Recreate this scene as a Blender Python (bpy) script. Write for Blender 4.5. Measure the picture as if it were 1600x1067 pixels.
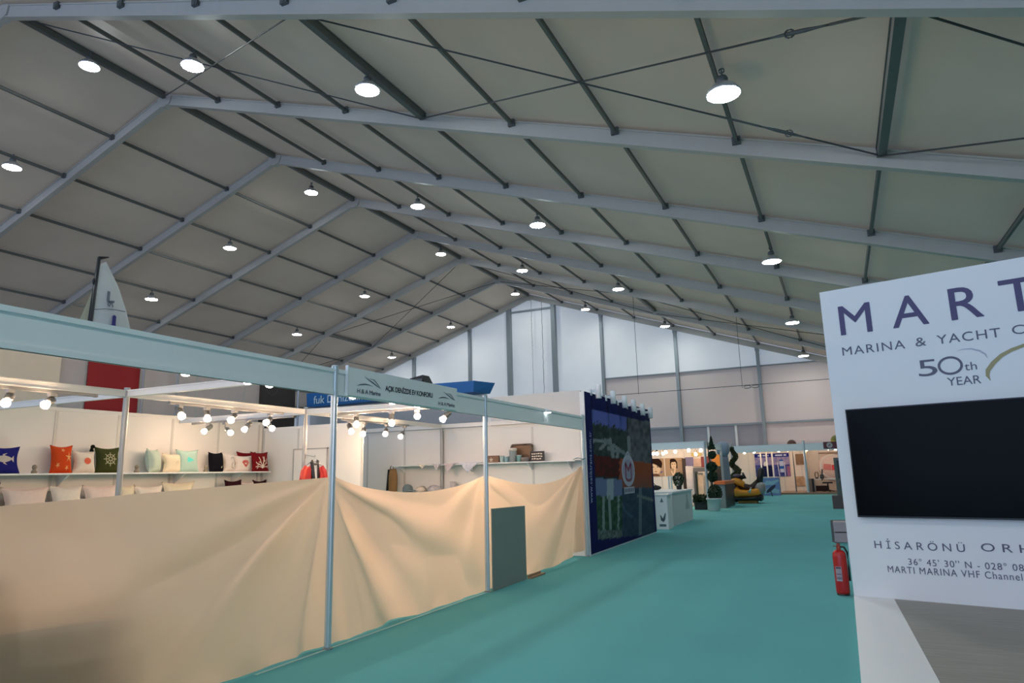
import bpy, math, random
from mathutils import Vector, Matrix
random.seed(7)
for _o in list(bpy.data.objects): bpy.data.objects.remove(_o)
SC = bpy.context.scene
COL = SC.collection

# ------------------------------------------------------------------ camera
F_PX, YAW, PITCH, ROLL, EYE = 1056.529, math.radians(25.306), math.radians(11.086), math.radians(-1.374), 1.478
_fw = Vector((-math.sin(YAW)*math.cos(PITCH), math.cos(YAW)*math.cos(PITCH), math.sin(PITCH)))
_rt = Vector((math.cos(YAW), math.sin(YAW), 0)); _up = _rt.cross(_fw)
_r = _rt*math.cos(ROLL)+_up*math.sin(ROLL); _u = -_rt*math.sin(ROLL)+_up*math.cos(ROLL)
CAM = Vector((0, 0, EYE))
cd = bpy.data.cameras.new('camera'); cam = bpy.data.objects.new('camera', cd); COL.objects.link(cam)
cd.sensor_width = 36; cd.lens = F_PX/1600*36; cd.clip_end = 300; cd.clip_start = .05
cam.matrix_world = Matrix(((_r.x, _u.x, -_fw.x, 0), (_r.y, _u.y, -_fw.y, 0), (_r.z, _u.z, -_fw.z, EYE), (0, 0, 0, 1)))
SC.camera = cam
# ------------------------------------------------------------------ daylight outside the tent, exposure
W = bpy.data.worlds.new('world'); SC.world = W; W.use_nodes = True
bg = W.node_tree.nodes['Background']; bg.inputs[0].default_value = (.58, .78, 1.24, 1); bg.inputs[1].default_value = 2.1
SC.view_settings.view_transform = 'Standard'; SC.view_settings.look = 'None'
SC.view_settings.exposure = 0; SC.view_settings.gamma = 1; SC.view_settings.use_curve_mapping = False
LAMP_EMIT, BULB_EMIT, FAR_BULB_EMIT = 132.0, 125.0, 120.0

def ray(u, v): return _r*((u-800)/F_PX)+_u*((533.5-v)/F_PX)+_fw
def U(u, v, ax, c):
    """point of the plane x/y/z = c seen at photo pixel (u, v)"""
    d = ray(u, v); i = 'xyz'.index(ax); return CAM+d*((c-CAM[i])/d[i])
def pix(P):
    d = Vector(P)-CAM; z = d.dot(_fw); return 800+F_PX*d.dot(_r)/z, 533.5-F_PX*d.dot(_u)/z

# ------------------------------------------------------------------ materials
MATS = {}
def s2l(c): return tuple((x/255/12.92 if x/255 <= .04045 else ((x/255+.055)/1.055)**2.4) for x in c)
def mat(name, col, rough=.6, metal=0, var=.06, scale=6, bump=0, bscale=40, trans=0, emit=0, ecol=None, spec=.5, stretch=None):
    if name in MATS: return MATS[name]
    m = bpy.data.materials.new(name); m.use_nodes = True; N = m.node_tree; n = N.nodes; L = N.links
    b = n['Principled BSDF']; out = n['Material Output']
    b.inputs['Roughness'].default_value = rough; b.inputs['Metallic'].default_value = metal
    b.inputs['Specular IOR Level'].default_value = spec
    tc = n.new('ShaderNodeTexCoord'); src = tc.outputs['Object']
    if stretch:
        mp = n.new('ShaderNodeMapping'); mp.inputs['Scale'].default_value = stretch; L.new(src, mp.inputs[0]); src = mp.outputs[0]
    nz = n.new('ShaderNodeTexNoise'); nz.inputs['Scale'].default_value = scale; nz.inputs['Detail'].default_value = 4; L.new(src, nz.inputs['Vector'])
    mx = n.new('ShaderNodeMix'); mx.data_type = 'RGBA'
    mx.inputs[6].default_value = (*[max(0, x*(1-var)) for x in col], 1); mx.inputs[7].default_value = (*[min(1, x*(1+var)) for x in col], 1)
    L.new(nz.outputs['Fac'], mx.inputs[0]); L.new(mx.outputs[2], b.inputs['Base Color'])
    if bump:
        n2 = n.new('ShaderNodeTexNoise'); n2.inputs['Scale'].default_value = bscale; L.new(src, n2.inputs['Vector'])
        bp = n.new('ShaderNodeBump'); bp.inputs['Strength'].default_value = bump; bp.inputs['Distance'].default_value = .02
        L.new(n2.outputs['Fac'], bp.inputs['Height']); L.new(bp.outputs[0], b.inputs['Normal'])
    if trans:
        t = n.new('ShaderNodeBsdfTranslucent'); L.new(mx.outputs[2], t.inputs['Color'])
        ms = n.new('ShaderNodeMixShader'); ms.inputs[0].default_value = trans
        L.new(b.outputs[0], ms.inputs[1]); L.new(t.outputs[0], ms.inputs[2]); L.new(ms.outputs[0], out.inputs['Surface'])
    if emit:
        b.inputs['Emission Color'].default_value = (*(ecol or col), 1); b.inputs['Emission Strength'].default_value = emit
    MATS[name] = m; return m
def attr_mat(name, rough=.5, spec=.3):
    if name in MATS: return MATS[name]
    m = bpy.data.materials.new(name); m.use_nodes = True; n = m.node_tree.nodes
    a = n.new('ShaderNodeAttribute'); a.attribute_name = 'print'
    b = n['Principled BSDF']; b.inputs['Roughness'].default_value = rough; b.inputs['Specular IOR Level'].default_value = spec
    m.node_tree.links.new(a.outputs['Color'], b.inputs['Base Color']); MATS[name] = m; return m

M_mem = mat('roof_membrane', (.66, .525, .39), .6, var=.17, scale=.35, bump=.35, bscale=.6, trans=.035)
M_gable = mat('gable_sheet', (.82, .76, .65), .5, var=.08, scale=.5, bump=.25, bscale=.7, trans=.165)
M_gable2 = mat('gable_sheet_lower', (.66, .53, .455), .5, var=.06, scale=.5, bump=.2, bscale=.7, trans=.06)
M_side = mat('side_sheet', (.72, .72, .70), .5, var=.06, scale=.5, trans=.12)
M_smoke = mat('smoke_pane', (.30, .27, .25), .3, var=.05, trans=.05)
M_alu = mat('aluminium_grey', (.50, .475, .43), .5, .1, var=.06, scale=3)
M_gpost = mat('gable_post_grey', (.27, .30, .31), .5, .3, var=.06)
M_purl = mat('purlin_steel', (.16, .165, .155), .5, .3, var=.1, scale=4)
M_bracket = mat('bracket_steel', (.12, .13, .13), .5, .4, var=.1)
M_cable = mat('cable_black', (.05, .055, .055), .5, .2)
M_carpet = mat('teal_carpet', (.125, .405, .42), .95, var=.10, scale=.7, bump=.25, bscale=220, spec=.1)
M_white = mat('white_laminate', (.80, .80, .80), .45, var=.015, scale=2)
M_white2 = mat('white_wall_matt', (.78, .78, .78), .65, var=.02, scale=2)
M_panel = mat('booth_panel', (.76, .72, .68), .55, var=.02, scale=2)
M_fascia = mat('fascia_grey', (.86, .88, .87), .45, var=.03, scale=2)
M_fpost = mat('post_aluminium', (.60, .66, .68), .35, .45, var=.05, scale=6)
M_upright = mat('pale_upright', (.58, .55, .52), .5, .1)
M_dalu = mat('dull_aluminium', (.42, .41, .40), .45, .4, var=.06)
M_fabric = mat('beige_sheet', (.96, .70, .52), .9, var=.05, scale=1.2, bump=.15, bscale=160, trans=.78, spec=.1)
M_sheetshade = mat('painted_sheet_shade', (.25, .285, .25), .85, var=.06, scale=3)  # tone of the beige sheet where its glow is blocked
M_lampshell = mat('lamp_spun_metal', (.62, .63, .64), .3, .7)
M_lampglow = mat('lamp_glow', (1, 1, 1), .4, emit=LAMP_EMIT, ecol=(.90, .98, 1.0))
M_bulb = mat('bulb_glow', (1, .9, .8), .3, emit=BULB_EMIT, ecol=(1, .70, .46))
M_farbulb = mat('far_bulb_glow', (1, .9, .8), .3, emit=FAR_BULB_EMIT, ecol=(1, .62, .34))
M_bulb2 = mat('bright_bulb_glow', (1, .9, .8), .3, emit=BULB_EMIT*2.2, ecol=(1, .69, .46))
M_spot = mat('spotlight_metal', (.20, .19, .18), .35, .6)
M_track = mat('track_metal', (.30, .29, .28), .4, .5)
M_navyletter = mat('navy_purple_letter', (.042, .028, .115), .4)
M_greyletter = mat('grey_letter', (.10, .10, .15), .5)
M_gold = mat('olive_gold', (.28, .24, .10), .4, .2)
M_silverarc = mat('silver_arc', (.35, .37, .42), .4, .2)
M_black = mat('black_plastic', (.012, .012, .013), .4)
M_screen = mat('tv_screen', (.004, .0045, .005), .2, spec=.06)
M_red = mat('extinguisher_red', (.42, .012, .012), .3)
M_redpanel = mat('red_panel', (.38, .012, .014), .6)
M_brown = mat('dark_brown_panel', (.045, .034, .03), .6)
M_steel = mat('steel', (.45, .45, .45), .35, .8)
M_blue = mat('blue_sign', (.02, .15, .42), .5)
M_navy = mat('navy_print', (.01, .014, .07), .6, spec=.1)
M_text = mat('white_letter', (.75, .78, .82), .5)
M_lightprint = attr_mat('printed_sheet', .7, .08)
M_leaf = mat('dark_leaf', (.022, .05, .022), .7, var=.4, scale=25)
M_stem = mat('bark', (.08, .05, .03), .8)
M_pot = mat('white_pot', (.62, .64, .62), .5)
M_wood = mat('grey_wood_laminate', (.29, .27, .235), .5, var=.32, scale=3, stretch=(1.0, 14, 1))

# ------------------------------------------------------------------ mesh building
class MB:
    def __init__(s): s.v = []; s.f = []; s.c = None
    def add(s, vs, fs):
        k = len(s.v); s.v += [Vector(p) for p in vs]; s.f += [tuple(i+k for i in f) for f in fs]; return s
    def hexa(s, p): return s.add(p, [(0, 3, 2, 1), (4, 5, 6, 7), (0, 1, 5, 4), (1, 2, 6, 5), (2, 3, 7, 6), (3, 0, 4, 7)])
    def box(s, a, b):
        x0, y0, z0 = a; x1, y1, z1 = b
        return s.hexa([(x0, y0, z0), (x1, y0, z0), (x1, y1, z0), (x0, y1, z0), (x0, y0, z1), (x1, y0, z1), (x1, y1, z1), (x0, y1, z1)])
    def bbox(s, a, b, r=.01):
        """box with chamfered vertical edges"""
        x0, y0, z0 = a; x1, y1, z1 = b
        pts = [(x0+r, y0), (x1-r, y0), (x1, y0+r), (x1, y1-r), (x1-r, y1), (x0+r, y1), (x0, y1-r), (x0, y0+r)]
        return s.prism([(x, y, z0) for x, y in pts], (0, 0, z1-z0))
    def prism(s, poly, ext):
        n = len(poly); e = Vector(ext); a = [Vector(p) for p in poly]
        return s.add(a+[p+e for p in a], [tuple(range(n-1, -1, -1)), tuple(range(n, 2*n))]+[(i, (i+1) % n, n+(i+1) % n, n+i) for i in range(n)])
    def bar(s, p, q, w, h, up=(0, 0, 1)):
        """beam p-q, width w across, from the line down by h"""
        p = Vector(p); q = Vector(q); d = (q-p).normalized(); sd = d.cross(Vector(up)).normalized(); uu = sd.cross(d)
        a = sd*(w/2); b = uu*(h/2)
        return s.hexa([p-a-b, p+a-b, q+a-b, q-a-b, p-a+b, p+a+b, q+a+b, q-a+b])
    def tube(s, pts, r, n=8, closed=False):
        pts = [Vector(p) for p in pts]; R = r if isinstance(r, (list, tuple)) else [r]*len(pts); rings = []; k = len(s.v)
        ref = Vector((0, 0, 1)) if abs((pts[1]-pts[0]).normalized().z) < .9 else Vector((1, 0, 0))
        for i, p in enumerate(pts):
            d = (pts[min(i+1, len(pts)-1)]-pts[max(i-1, 0)]).normalized(); a = d.cross(ref).normalized(); b = a.cross(d)
            s.v += [p+(a*math.cos(2*math.pi*j/n)+b*math.sin(2*math.pi*j/n))*R[i] for j in range(n)]
        for i in range(len(pts)-1):
            for j in range(n): s.f.append((k+i*n+j, k+i*n+(j+1) % n, k+(i+1)*n+(j+1) % n, k+(i+1)*n+j))
        s.f.append(tuple(k+j for j in range(n-1, -1, -1))); s.f.append(tuple(k+(len(pts)-1)*n+j for j in range(n))); return s
    def lathe(s, prof, o=(0, 0, 0), n=24, ax=None):
        """prof [(r, h)], axis +z through o, or along ax"""
        o = Vector(o); k = len(s.v); M = Vector((0, 0, 1)).rotation_difference(Vector(ax).normalized()).to_matrix() if ax is not None else Matrix.Identity(3)
        for r, h in prof: s.v += [o+M@Vector((r*math.cos(2*math.pi*j/n), r*math.sin(2*math.pi*j/n), h)) for j in range(n)]
        for i in range(len(prof)-1):
            for j in range(n): s.f.append((k+i*n+j, k+i*n+(j+1) % n, k+(i+1)*n+(j+1) % n, k+(i+1)*n+j))
        s.f.append(tuple(k+j for j in range(n-1, -1, -1))); s.f.append(tuple(k+(len(prof)-1)*n+j for j in range(n))); return s
    def ball(s, o, r, n=12, m=8):
        rx, ry, rz = (r, r, r) if not isinstance(r, (tuple, list)) else r; o = Vector(o); k = len(s.v)
        for i in range(m+1):
            t = math.pi*(i+.02)/(m+.04)
            s.v += [o+Vector((rx*math.sin(t)*math.cos(2*math.pi*j/n), ry*math.sin(t)*math.sin(2*math.pi*j/n), -rz*math.cos(t))) for j in range(n)]
        for i in range(m):
            for j in range(n): s.f.append((k+i*n+j, k+i*n+(j+1) % n, k+(i+1)*n+(j+1) % n, k+(i+1)*n+j))
        return s
    def grid(s, fn, nu, nv):
        k = len(s.v)
        for i in range(nu+1):
            for j in range(nv+1): s.v.append(Vector(fn(i/nu, j/nv)))
        for i in range(nu):
            for j in range(nv): a = k+i*(nv+1)+j; s.f.append((a, a+nv+1, a+nv+2, a+1))
        return s
    def sheet(s, fn, nu, nv, off):
        """grid with thickness: a second skin displaced by vector off, closed round the rim"""
        o = Vector(off); k = len(s.v); s.grid(fn, nu, nv); m = (nu+1)*(nv+1)
        s.v += [p+o for p in s.v[k:k+m]]
        s.f += [tuple(i+m for i in reversed(f)) for f in s.f[-nu*nv:]]
        rim = [k+i*(nv+1) for i in range(nu+1)]+[k+nu*(nv+1)+j for j in range(1, nv+1)]+[k+i*(nv+1)+nv for i in range(nu-1, -1, -1)]+[k+j for j in range(nv-1, 0, -1)]
        s.f += [(rim[i], rim[i-1], rim[i-1]+m, rim[i]+m) for i in range(len(rim))]; return s
    def build(s, name, m, parent=None, smooth=False, colors=None):
        me = bpy.data.meshes.new(name); base = Vector((0, 0, 0)); p = parent
        while p is not None: base += p.location; p = p.parent
        me.from_pydata([tuple(q-base) for q in s.v], [], s.f); me.update()
        if smooth: me.shade_smooth()
        if colors:
            at = me.color_attributes.new('print', 'FLOAT_COLOR', 'POINT')
            for i, c in enumerate(colors): at.data[i].color = (*c, 1)
        me.materials.append(m); o = bpy.data.objects.new(name, me); COL.objects.link(o)
        if parent is not None: o.parent = parent
        return o
def tag(o, label=None, cat=None, group=None, kind=None):
    if label: o['label'] = label
    if cat: o['category'] = cat
    if group: o['group'] = group
    if kind: o['kind'] = kind
    return o
def thing(name, loc, label, cat, group=None, kind=None):
    o = bpy.data.objects.new(name, None); o.empty_display_size = .1; COL.objects.link(o); o.location = loc
    return tag(o, label, cat, group, kind)
def copy_tree(o, parent=None):
    c = o.copy(); COL.objects.link(c)
    if parent is not None: c.parent = parent
    for ch in [x for x in bpy.data.objects if x.parent == o]: copy_tree(ch, c)
    return c
KIDS = {}
def copy_thing(o, label, group=None):
    c = o.copy(); COL.objects.link(c); tag(c, label, group=group)
    for ch in o.children:
        d = ch.copy(); COL.objects.link(d); d.parent = c
        for g in ch.children:
            e = g.copy(); COL.objects.link(e); e.parent = d
    return c

# lettering: glyph outlines from Blender's built-in font, fitted to a box in a plane
def glyphs(s, bold=0, space=1.0):
    c = bpy.data.curves.new('letters', 'FONT'); c.body = s; c.space_character = space; c.offset = bold; c.resolution_u = 4
    o = bpy.data.objects.new('letters', c); COL.objects.link(o)
    me = bpy.data.meshes.new_from_object(o.evaluated_get(bpy.context.evaluated_depsgraph_get()))
    vs = [v.co.copy() for v in me.vertices]; fs = [tuple(p.vertices) for p in me.polygons]
    bpy.data.objects.remove(o); bpy.data.curves.remove(c); bpy.data.meshes.remove(me); return vs, fs
class Plane:
    def __init__(s, o, ux, uz, n): s.o = Vector(o); s.ux = Vector(ux); s.uz = Vector(uz); s.n = Vector(n)
    def at(s, a, b, d=0): return s.o+s.ux*a+s.uz*b+s.n*d
    def loc(s, P): q = Vector(P)-s.o; return q.dot(s.ux), q.dot(s.uz)
def write(mb, pl, txt, x0, x1, z0, cap, bold=0, space=1.0, d=.003, rise=0, mirror=False):
    vs, fs = glyphs(txt, 0, space); a = min(v.x for v in vs); b = max(v.x for v in vs); sx = (x1-x0)/(b-a); sz = cap/.686
    def pos(v):
        x = (v.x-a)*sx
        if mirror: x = (x1-x0)-x
        return pl.at(x0+x, z0+v.y*sz+rise*x/(x1-x0), d)
    mb.add([pos(v) for v in vs], fs)
    for b_ in ((-1, 0), (1, 0), (0, -1), (0, 1)):
        if bold: o_ = pl.ux*(b_[0]*bold)+pl.uz*(b_[1]*bold)+pl.n*(.0002*(2+b_[0]+2*b_[1])); mb.add([pos(v)+o_ for v in vs], fs)
    return mb
def stroke(mb, pl, pts, w, d=.003):
    """flat ribbon along pts in a plane; w a width or a list of widths"""
    n = len(pts); Wd = w if isinstance(w, (list, tuple)) else [w]*n; P = [Vector((p[0], p[1])) for p in pts]; vs = []
    for i in range(n):
        t = (P[min(i+1, n-1)]-P[max(i-1, 0)]).normalized(); nn = Vector((-t.y, t.x))*Wd[i]/2
        vs += [pl.at(*(P[i]+nn), d), pl.at(*(P[i]-nn), d)]
    mb.add(vs, [(2*i, 2*i+1, 2*i+3, 2*i+2) for i in range(n-1)]); return mb
def fan(mb, pl, pts, d=.003): mb.add([pl.at(x, z, d) for x, z in pts], [tuple(range(len(pts)))]); return mb
def poster(name, pl, x0, x1, z0, z1, nx, nz, fn, parent, d=.004, t=.003):
    """a printed sheet with thickness; fn(s, t, point) gives the printed colour"""
    mb = MB(); cols = []
    mb.sheet(lambda i, j: pl.at(x0+(x1-x0)*i, z0+(z1-z0)*j, d), nx, nz, pl.n*-t)
    m = (nx+1)*(nz+1)
    for k in range(m): cols.append(fn(k//(nz+1)/nx, (k % (nz+1))/nz, mb.v[k]))
    return mb.build(name, M_lightprint, parent, colors=cols+cols)

# ================================================================== THE TENT
Y0, BAY, XR, ZR, SL, PUR = 9.36, 5.225, -20.2, 14.961, .338, 2.697
YE = Y0+7*BAY
XL, XRT = XR-11*PUR, XR+11*PUR
def roof_z(x): return ZR-SL*abs(x-XR)
mb = MB(); mb.box((XL-1, -18, -.1), (-13.2, YE+1, 0)); tag(mb.build('floor', mat('grey_floor', (.27, .28, .28), .8)), 'plain grey flooring of the hall beyond the tall partition', 'floor', kind='structure')
mb = MB(); mb.box((-13.2, -18, -.1), (XRT+1, YE+1, 0)); tag(mb.build('floor', M_carpet), 'teal exhibition carpet covering the hall floor', 'floor', kind='structure')
for sgn, nm in ((-1, 'pitch beyond the ridge'), (1, 'pitch over the aisle')):
    mb = MB()
    def rf(i, j, sgn=sgn):
        x = XR+sgn*11.2*PUR*i; y = -17.5+(YE+.6+17.5)*j; return (x, y, roof_z(x)+.07)
    mb.grid(rf, 22, 24); o = mb.build('ceiling', M_mem, smooth=False); tag(o, 'pale tent membrane, roof '+nm, 'ceiling', kind='structure')
# end wall: upper pale sheets, duller lower sheets, smoked window panes
def gable(x0, x1, zb, m, name, label, zt=None, y=YE+.35, t=.03):
    x1 = min(x1, XR+(ZR-zb)/SL)
    xs = sorted([x0, x1]+[x for x in (XR, XR+(ZR-(zt or 99))/SL) if x0 < x < x1])
    top = [(x, y, min(zt if zt is not None else 99, roof_z(x)+.02)) for x in xs]
    if abs(top[-1][2]-zb) < .05: top = top[:-1]
    mb = MB(); P_ = [(x0, y, zb), (x1, y, zb)]+top[::-1]; mb.add(P_, [tuple(range(len(P_)))]); o = mb.build(name, m); tag(o, label, 'wall', kind='structure'); return o
GP = [-46.3, -41.1, -36, -30.75, -25.5, -22.0, -18.3, -14.63, -9.38, -4.15, 1.1, 6.3]
gable(XL, -14.63, 0, M_gable, 'wall_end', 'bright white sheeting of the end wall around the hall ridge')
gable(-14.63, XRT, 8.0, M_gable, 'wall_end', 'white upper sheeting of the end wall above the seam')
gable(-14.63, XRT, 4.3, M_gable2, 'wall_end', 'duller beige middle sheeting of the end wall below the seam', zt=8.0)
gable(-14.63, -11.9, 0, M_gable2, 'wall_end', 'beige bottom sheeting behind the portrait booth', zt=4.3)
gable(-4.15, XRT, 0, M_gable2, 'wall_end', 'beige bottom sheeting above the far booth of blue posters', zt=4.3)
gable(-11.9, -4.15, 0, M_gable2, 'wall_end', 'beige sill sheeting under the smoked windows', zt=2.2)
for i, (a, b) in enumerate(((-11.9, -9.38), (-9.38, -7.65), (-7.65, -5.9), (-5.9, -4.15))):
    gable(a+.04, b-.04, 2.2, M_smoke, 'window_%d' % (i+1), ['smoked end wall pane furthest from the aisle', 'smoked end wall pane above the portrait booth corner', 'smoked end wall pane above the topiary', 'smoked end wall pane beside the outermost gable post'][i], zt=4.3)
for x, lb in ((-11.9, 'pale window mullion beside the furthest smoked pane'), (-7.65, 'pale window mullion above the ball topiary'), (-5.9, 'pale window mullion above the blue-grey column')):
    mb = MB(); mb.box((x-.07, YE+.2, 0), (x+.07, YE+.34, 4.3)); tag(mb.build('window_mullion', M_white2), lb, 'mullion', 'window mullions', 'structure')
for x in GP:
    mb = MB(); mb.box((x-.1, YE+.02, 0), (x+.1, YE+.3, roof_z(x)-.3)); mb.box((x-.13, YE, roof_z(x)-.55), (x+.13, YE+.3, roof_z(x)-.3)); mb.box((x-.17, YE-.02, 0), (x+.17, YE+.32, .03))
    big = x in (-22.0, -18.3)
    if big: mb.box((x-.16, YE-.05, 0), (x+.16, YE+.3, roof_z(x)-.3))
    k = GP.index(x)-3
    tag(mb.build('gable_post', M_gpost), 'grey end wall post, %s' % ({0: 'furthest from the aisle in view', 1: 'second in from the far side', 2: 'wide one on the far side of the ridge', 3: 'wide one on the aisle side of the ridge', 4: 'rising behind the white cylinder spotlights', 5: 'standing where the horizontal cable crosses', 6: 'nearest the white exhibition stand'}.get(k, 'out in the unseen corner of the hall')), 'post', 'gable posts', 'structure')
for (x0, x1, z, w, lb) in ((-22, -18.3, 13.75, .12, 'short grey rail joining two wide gable posts under the ridge'), (-14.63, XRT, 8.0, .07, 'thin grey seam rail high across the end wall'), (-14.63, XRT, 4.3, .12, 'pale rail above the smoked windows')):
    mb = MB(); mb.box((x0, YE+.15, z-w/2), (x1, YE+.34, z+w/2)); tag(mb.build('gable_rail', M_gpost), lb, 'rail', kind='structure')
for x in (-19.95, -19.1):
    mb = MB(); zt = roof_z(x)-.4
    mb.tube([(x+.02*math.sin(9*k), YE-.2, zt-(zt-5)*k/24) for k in range(25)], .016, 6)
    for k in range(14): mb.ball((x+.02*math.sin(7*k), YE-.2, zt-.5-k*.28), .035, 6, 4) if x < -19.5 else None
    tag(mb.build('hoist_rope', M_cable if x > -19.5 else M_steel), 'knotted pale rope hanging down the middle of the end wall' if x < -19.5 else 'plain dark rope hanging beside the knotted one', 'rope')
mb = MB(); mb.box((XL-.05, -17.5, 0), (XL, YE+.3, roof_z(XL)+.05)); tag(mb.build('wall_left', M_side), 'pale side sheeting of the tent beyond all booths', 'wall', kind='structure')
mb = MB(); mb.box((XRT, -17.5, 0), (XRT+.05, YE+.3, roof_z(XRT)+.05)); tag(mb.build('wall_right', M_side), 'pale side sheeting behind the white stand', 'wall', kind='structure')

# rafters with brackets, purlins
ORD = ['nearest', 'second', 'third', 'fourth', 'fifth', 'sixth', 'seventh', 'eighth, at the end wall']
brk = None
for i in range(8):
    y = Y0+i*BAY
    for sgn in (-1, 1):
        ex = XR+sgn*11*PUR; n_ = Vector((sgn*SL, 0, 1)).normalized()
        p = Vector((XR, y, ZR))-n_*.19; q = Vector((ex, y, roof_z(ex)))-n_*.19
        t = thing('roof_beam', (XR, y, ZR), '%s grey roof beam counted from the camera, on the %s pitch' % (ORD[i].split(',')[0], 'far left' if sgn < 0 else 'right hand'), 'beam', 'roof beams', 'structure')
        mb = MB(); mb.bar(p, q, .13, .36, n_); mb.bar(p+n_*.17, q+n_*.17, .19, .035, n_); mb.bar(p-n_*.17, q-n_*.17, .19, .035, n_)
        mb.build('beam', M_alu, t)
        mb = MB(); mb.box((ex-.15, y-.12, 0), (ex+.15, y+.12, roof_z(ex)-.1)); mb.build('eave_leg', M_alu, t)
        if sgn > 0:
            mb = MB(); mb.prism([(XR-.35, y-.11, ZR-.12), (XR-.28, y-.11, ZR-.42), (XR, y-.11, ZR-.5), (XR+.28, y-.11, ZR-.42), (XR+.35, y-.11, ZR-.12), (XR, y-.11, ZR-.02)], (0, .22, 0)); mb.build('ridge_gusset', M_alu, t)
        for k in range(1, 10):
            x = XR+sgn*k*PUR
            if brk is None:
                mb = MB(); r = .1; mb.box((x-.09, y-.15, roof_z(x)-.17), (x+.09, y+.15, roof_z(x)+.0)); mb.tube([(x, y-.16, roof_z(x)-.11), (x, y+.16, roof_z(x)-.11)], .05, 8)
                brk = mb.build('purlin_bracket', M_bracket, t); bx, bz = x, roof_z(x); brk.location = (0, 0, 0)
            else:
                c = brk.copy(); COL.objects.link(c); c.parent = t; c.location = (x-bx, 0, roof_z(x)-bz)
pm = {}
for i in range(7):
    for k in range(-11, 11):
        x = XR+k*PUR; y = Y0+i*BAY; big = k == 0 or (k % 4 == 0 and i in (0, 5))
        key = 'big' if big else 'thin'
        if key not in pm:
            mb = MB(); w, h = (.15, .2) if big else (.065, .10)
            mb.bar((x, y+.13, roof_z(x)-.09), (x, y+BAY-.13, roof_z(x)-.09), w, h); mb.bar((x, y+.13, roof_z(x)-.09+h*.45), (x, y+BAY-.13, roof_z(x)-.09+h*.45), w*1.3, h*.12)
            o = mb.build('roof_purlin', M_purl); pm[key] = (o, x, y, roof_z(x))
        else:
            o0, a, b, c = pm[key]; o = o0.copy(); COL.objects.link(o); o.location = (x-a, y-b, roof_z(x)-c)
        bn = ['first', 'second', 'third', 'fourth', 'fifth', 'sixth', 'last'][i]
        tag(o, ('thick' if big else 'thin')+' dark purlin in the %s roof bay in view from the camera' % bn, 'purlin', 'purlins of the %s roof bay' % bn, 'structure')
# cross bracing cables
def cable(p, q, r, label, sag=0, turn=None, grp='bracing cables', kind=None):
    p = Vector(p); q = Vector(q); t = thing('bracing_cable', p, label, 'cable', grp)
    mb = MB(); mb.tube([p.lerp(q, k/16)-Vector((0, 0, sag*4*(k/16)*(1-k/16))) for k in range(17)], r, 6); mb.build('wire', M_cable, t)
    if turn is not None:
        c = p.lerp(q, turn); d = (q-p).normalized(); mb = MB()
        mb.tube([c-d*.5, c-d*.35, c-d*.12, c+d*.12, c+d*.35, c+d*.5], [.015, .02, .035, .035, .02, .015], 8); mb.tube([c-d*1.3, c-d*.5], .022, 6); mb.tube([c+d*.12+Vector((.07*math.cos(a), 0, .07*math.sin(a))) for a in [k*math.pi/5 for k in range(11)]], .014, 6)
        mb.build('turnbuckle', M_bracket, t)
    return t
def node(i, k, dz=.2): x = XR+k*PUR; return (x, Y0+i*BAY+(.18 if i == 0 else -.18 if i == 1 else 0), roof_z(x)-dz)
for a, b, nm in ((0, 4, 'between ridge and fourth purlin'), (4, 8, 'between fourth and eighth purlins'), (8, 11, 'from the eighth purlin to the eave')):
    cable(node(0, a), node(1, b), .018, 'nearest bay bracing cable descending away, '+nm, turn=.84 if a == 4 else None)
    cable(node(0, b), node(1, a), .018, 'nearest bay bracing cable climbing away, '+nm, turn=.12 if a == 4 else None)
for a, b in ((0, 4), (4, 8), (0, -4), (-4, -8)):
    sd = 'right hand' if b > 0 else 'far left'; up = 'upper' if a == 0 else 'lower'
    cable((XR+a*PUR, Y0+5*BAY, roof_z(XR+a*PUR)-.3), (XR+b*PUR, Y0+6*BAY, roof_z(XR+b*PUR)-.3), .018, 'distant bracing cable sloping down away, %s %s pitch' % (up, sd))
    cable((XR+b*PUR, Y0+5*BAY, roof_z(XR+b*PUR)-.3), (XR+a*PUR, Y0+6*BAY, roof_z(XR+a*PUR)-.3), .018, 'distant bracing cable sloping up away, %s %s pitch' % (up, sd))
YC = Y0+5*BAY
hz = [U(930, 617, 'y', YC), U(1000, 616, 'y', YC), U(1160, 606, 'y', YC), U(1300, 594, 'y', YC)]
e = hz[3]+(hz[3]-hz[2])*1.3
t = cable(hz[0]+Vector((-6, 0, -.1)), e, .016, 'horizontal wire across the hall in front of the end wall', turn=None, grp='hanging wires')
c = U(1173, 604, 'y', YC); mb = MB()
mb.tube([c+Vector((.18*math.cos(a)-.16, 0, .07*math.sin(a))) for a in [k*math.pi/5 for k in range(11)]], .02, 6); mb.tube([c+Vector((.18*math.cos(a)+.22, 0, .07*math.sin(a))) for a in [k*math.pi/5 for k in range(11)]], .02, 6); mb.build('shackle', M_bracket, t)
for (u0, u1, v1), lb in zip(((994, 998, 616), (1151, 1160, 606)), ('thin vertical wire dropping to the horizontal wire above the cylinder spotlights', 'thin vertical wire dropping to the shackle of the horizontal wire')):
    b = U(u1, v1, 'y', YC); cable((b.x, YC, roof_z(b.x)-.4), b, .012, lb, grp='hanging wires')

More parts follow.
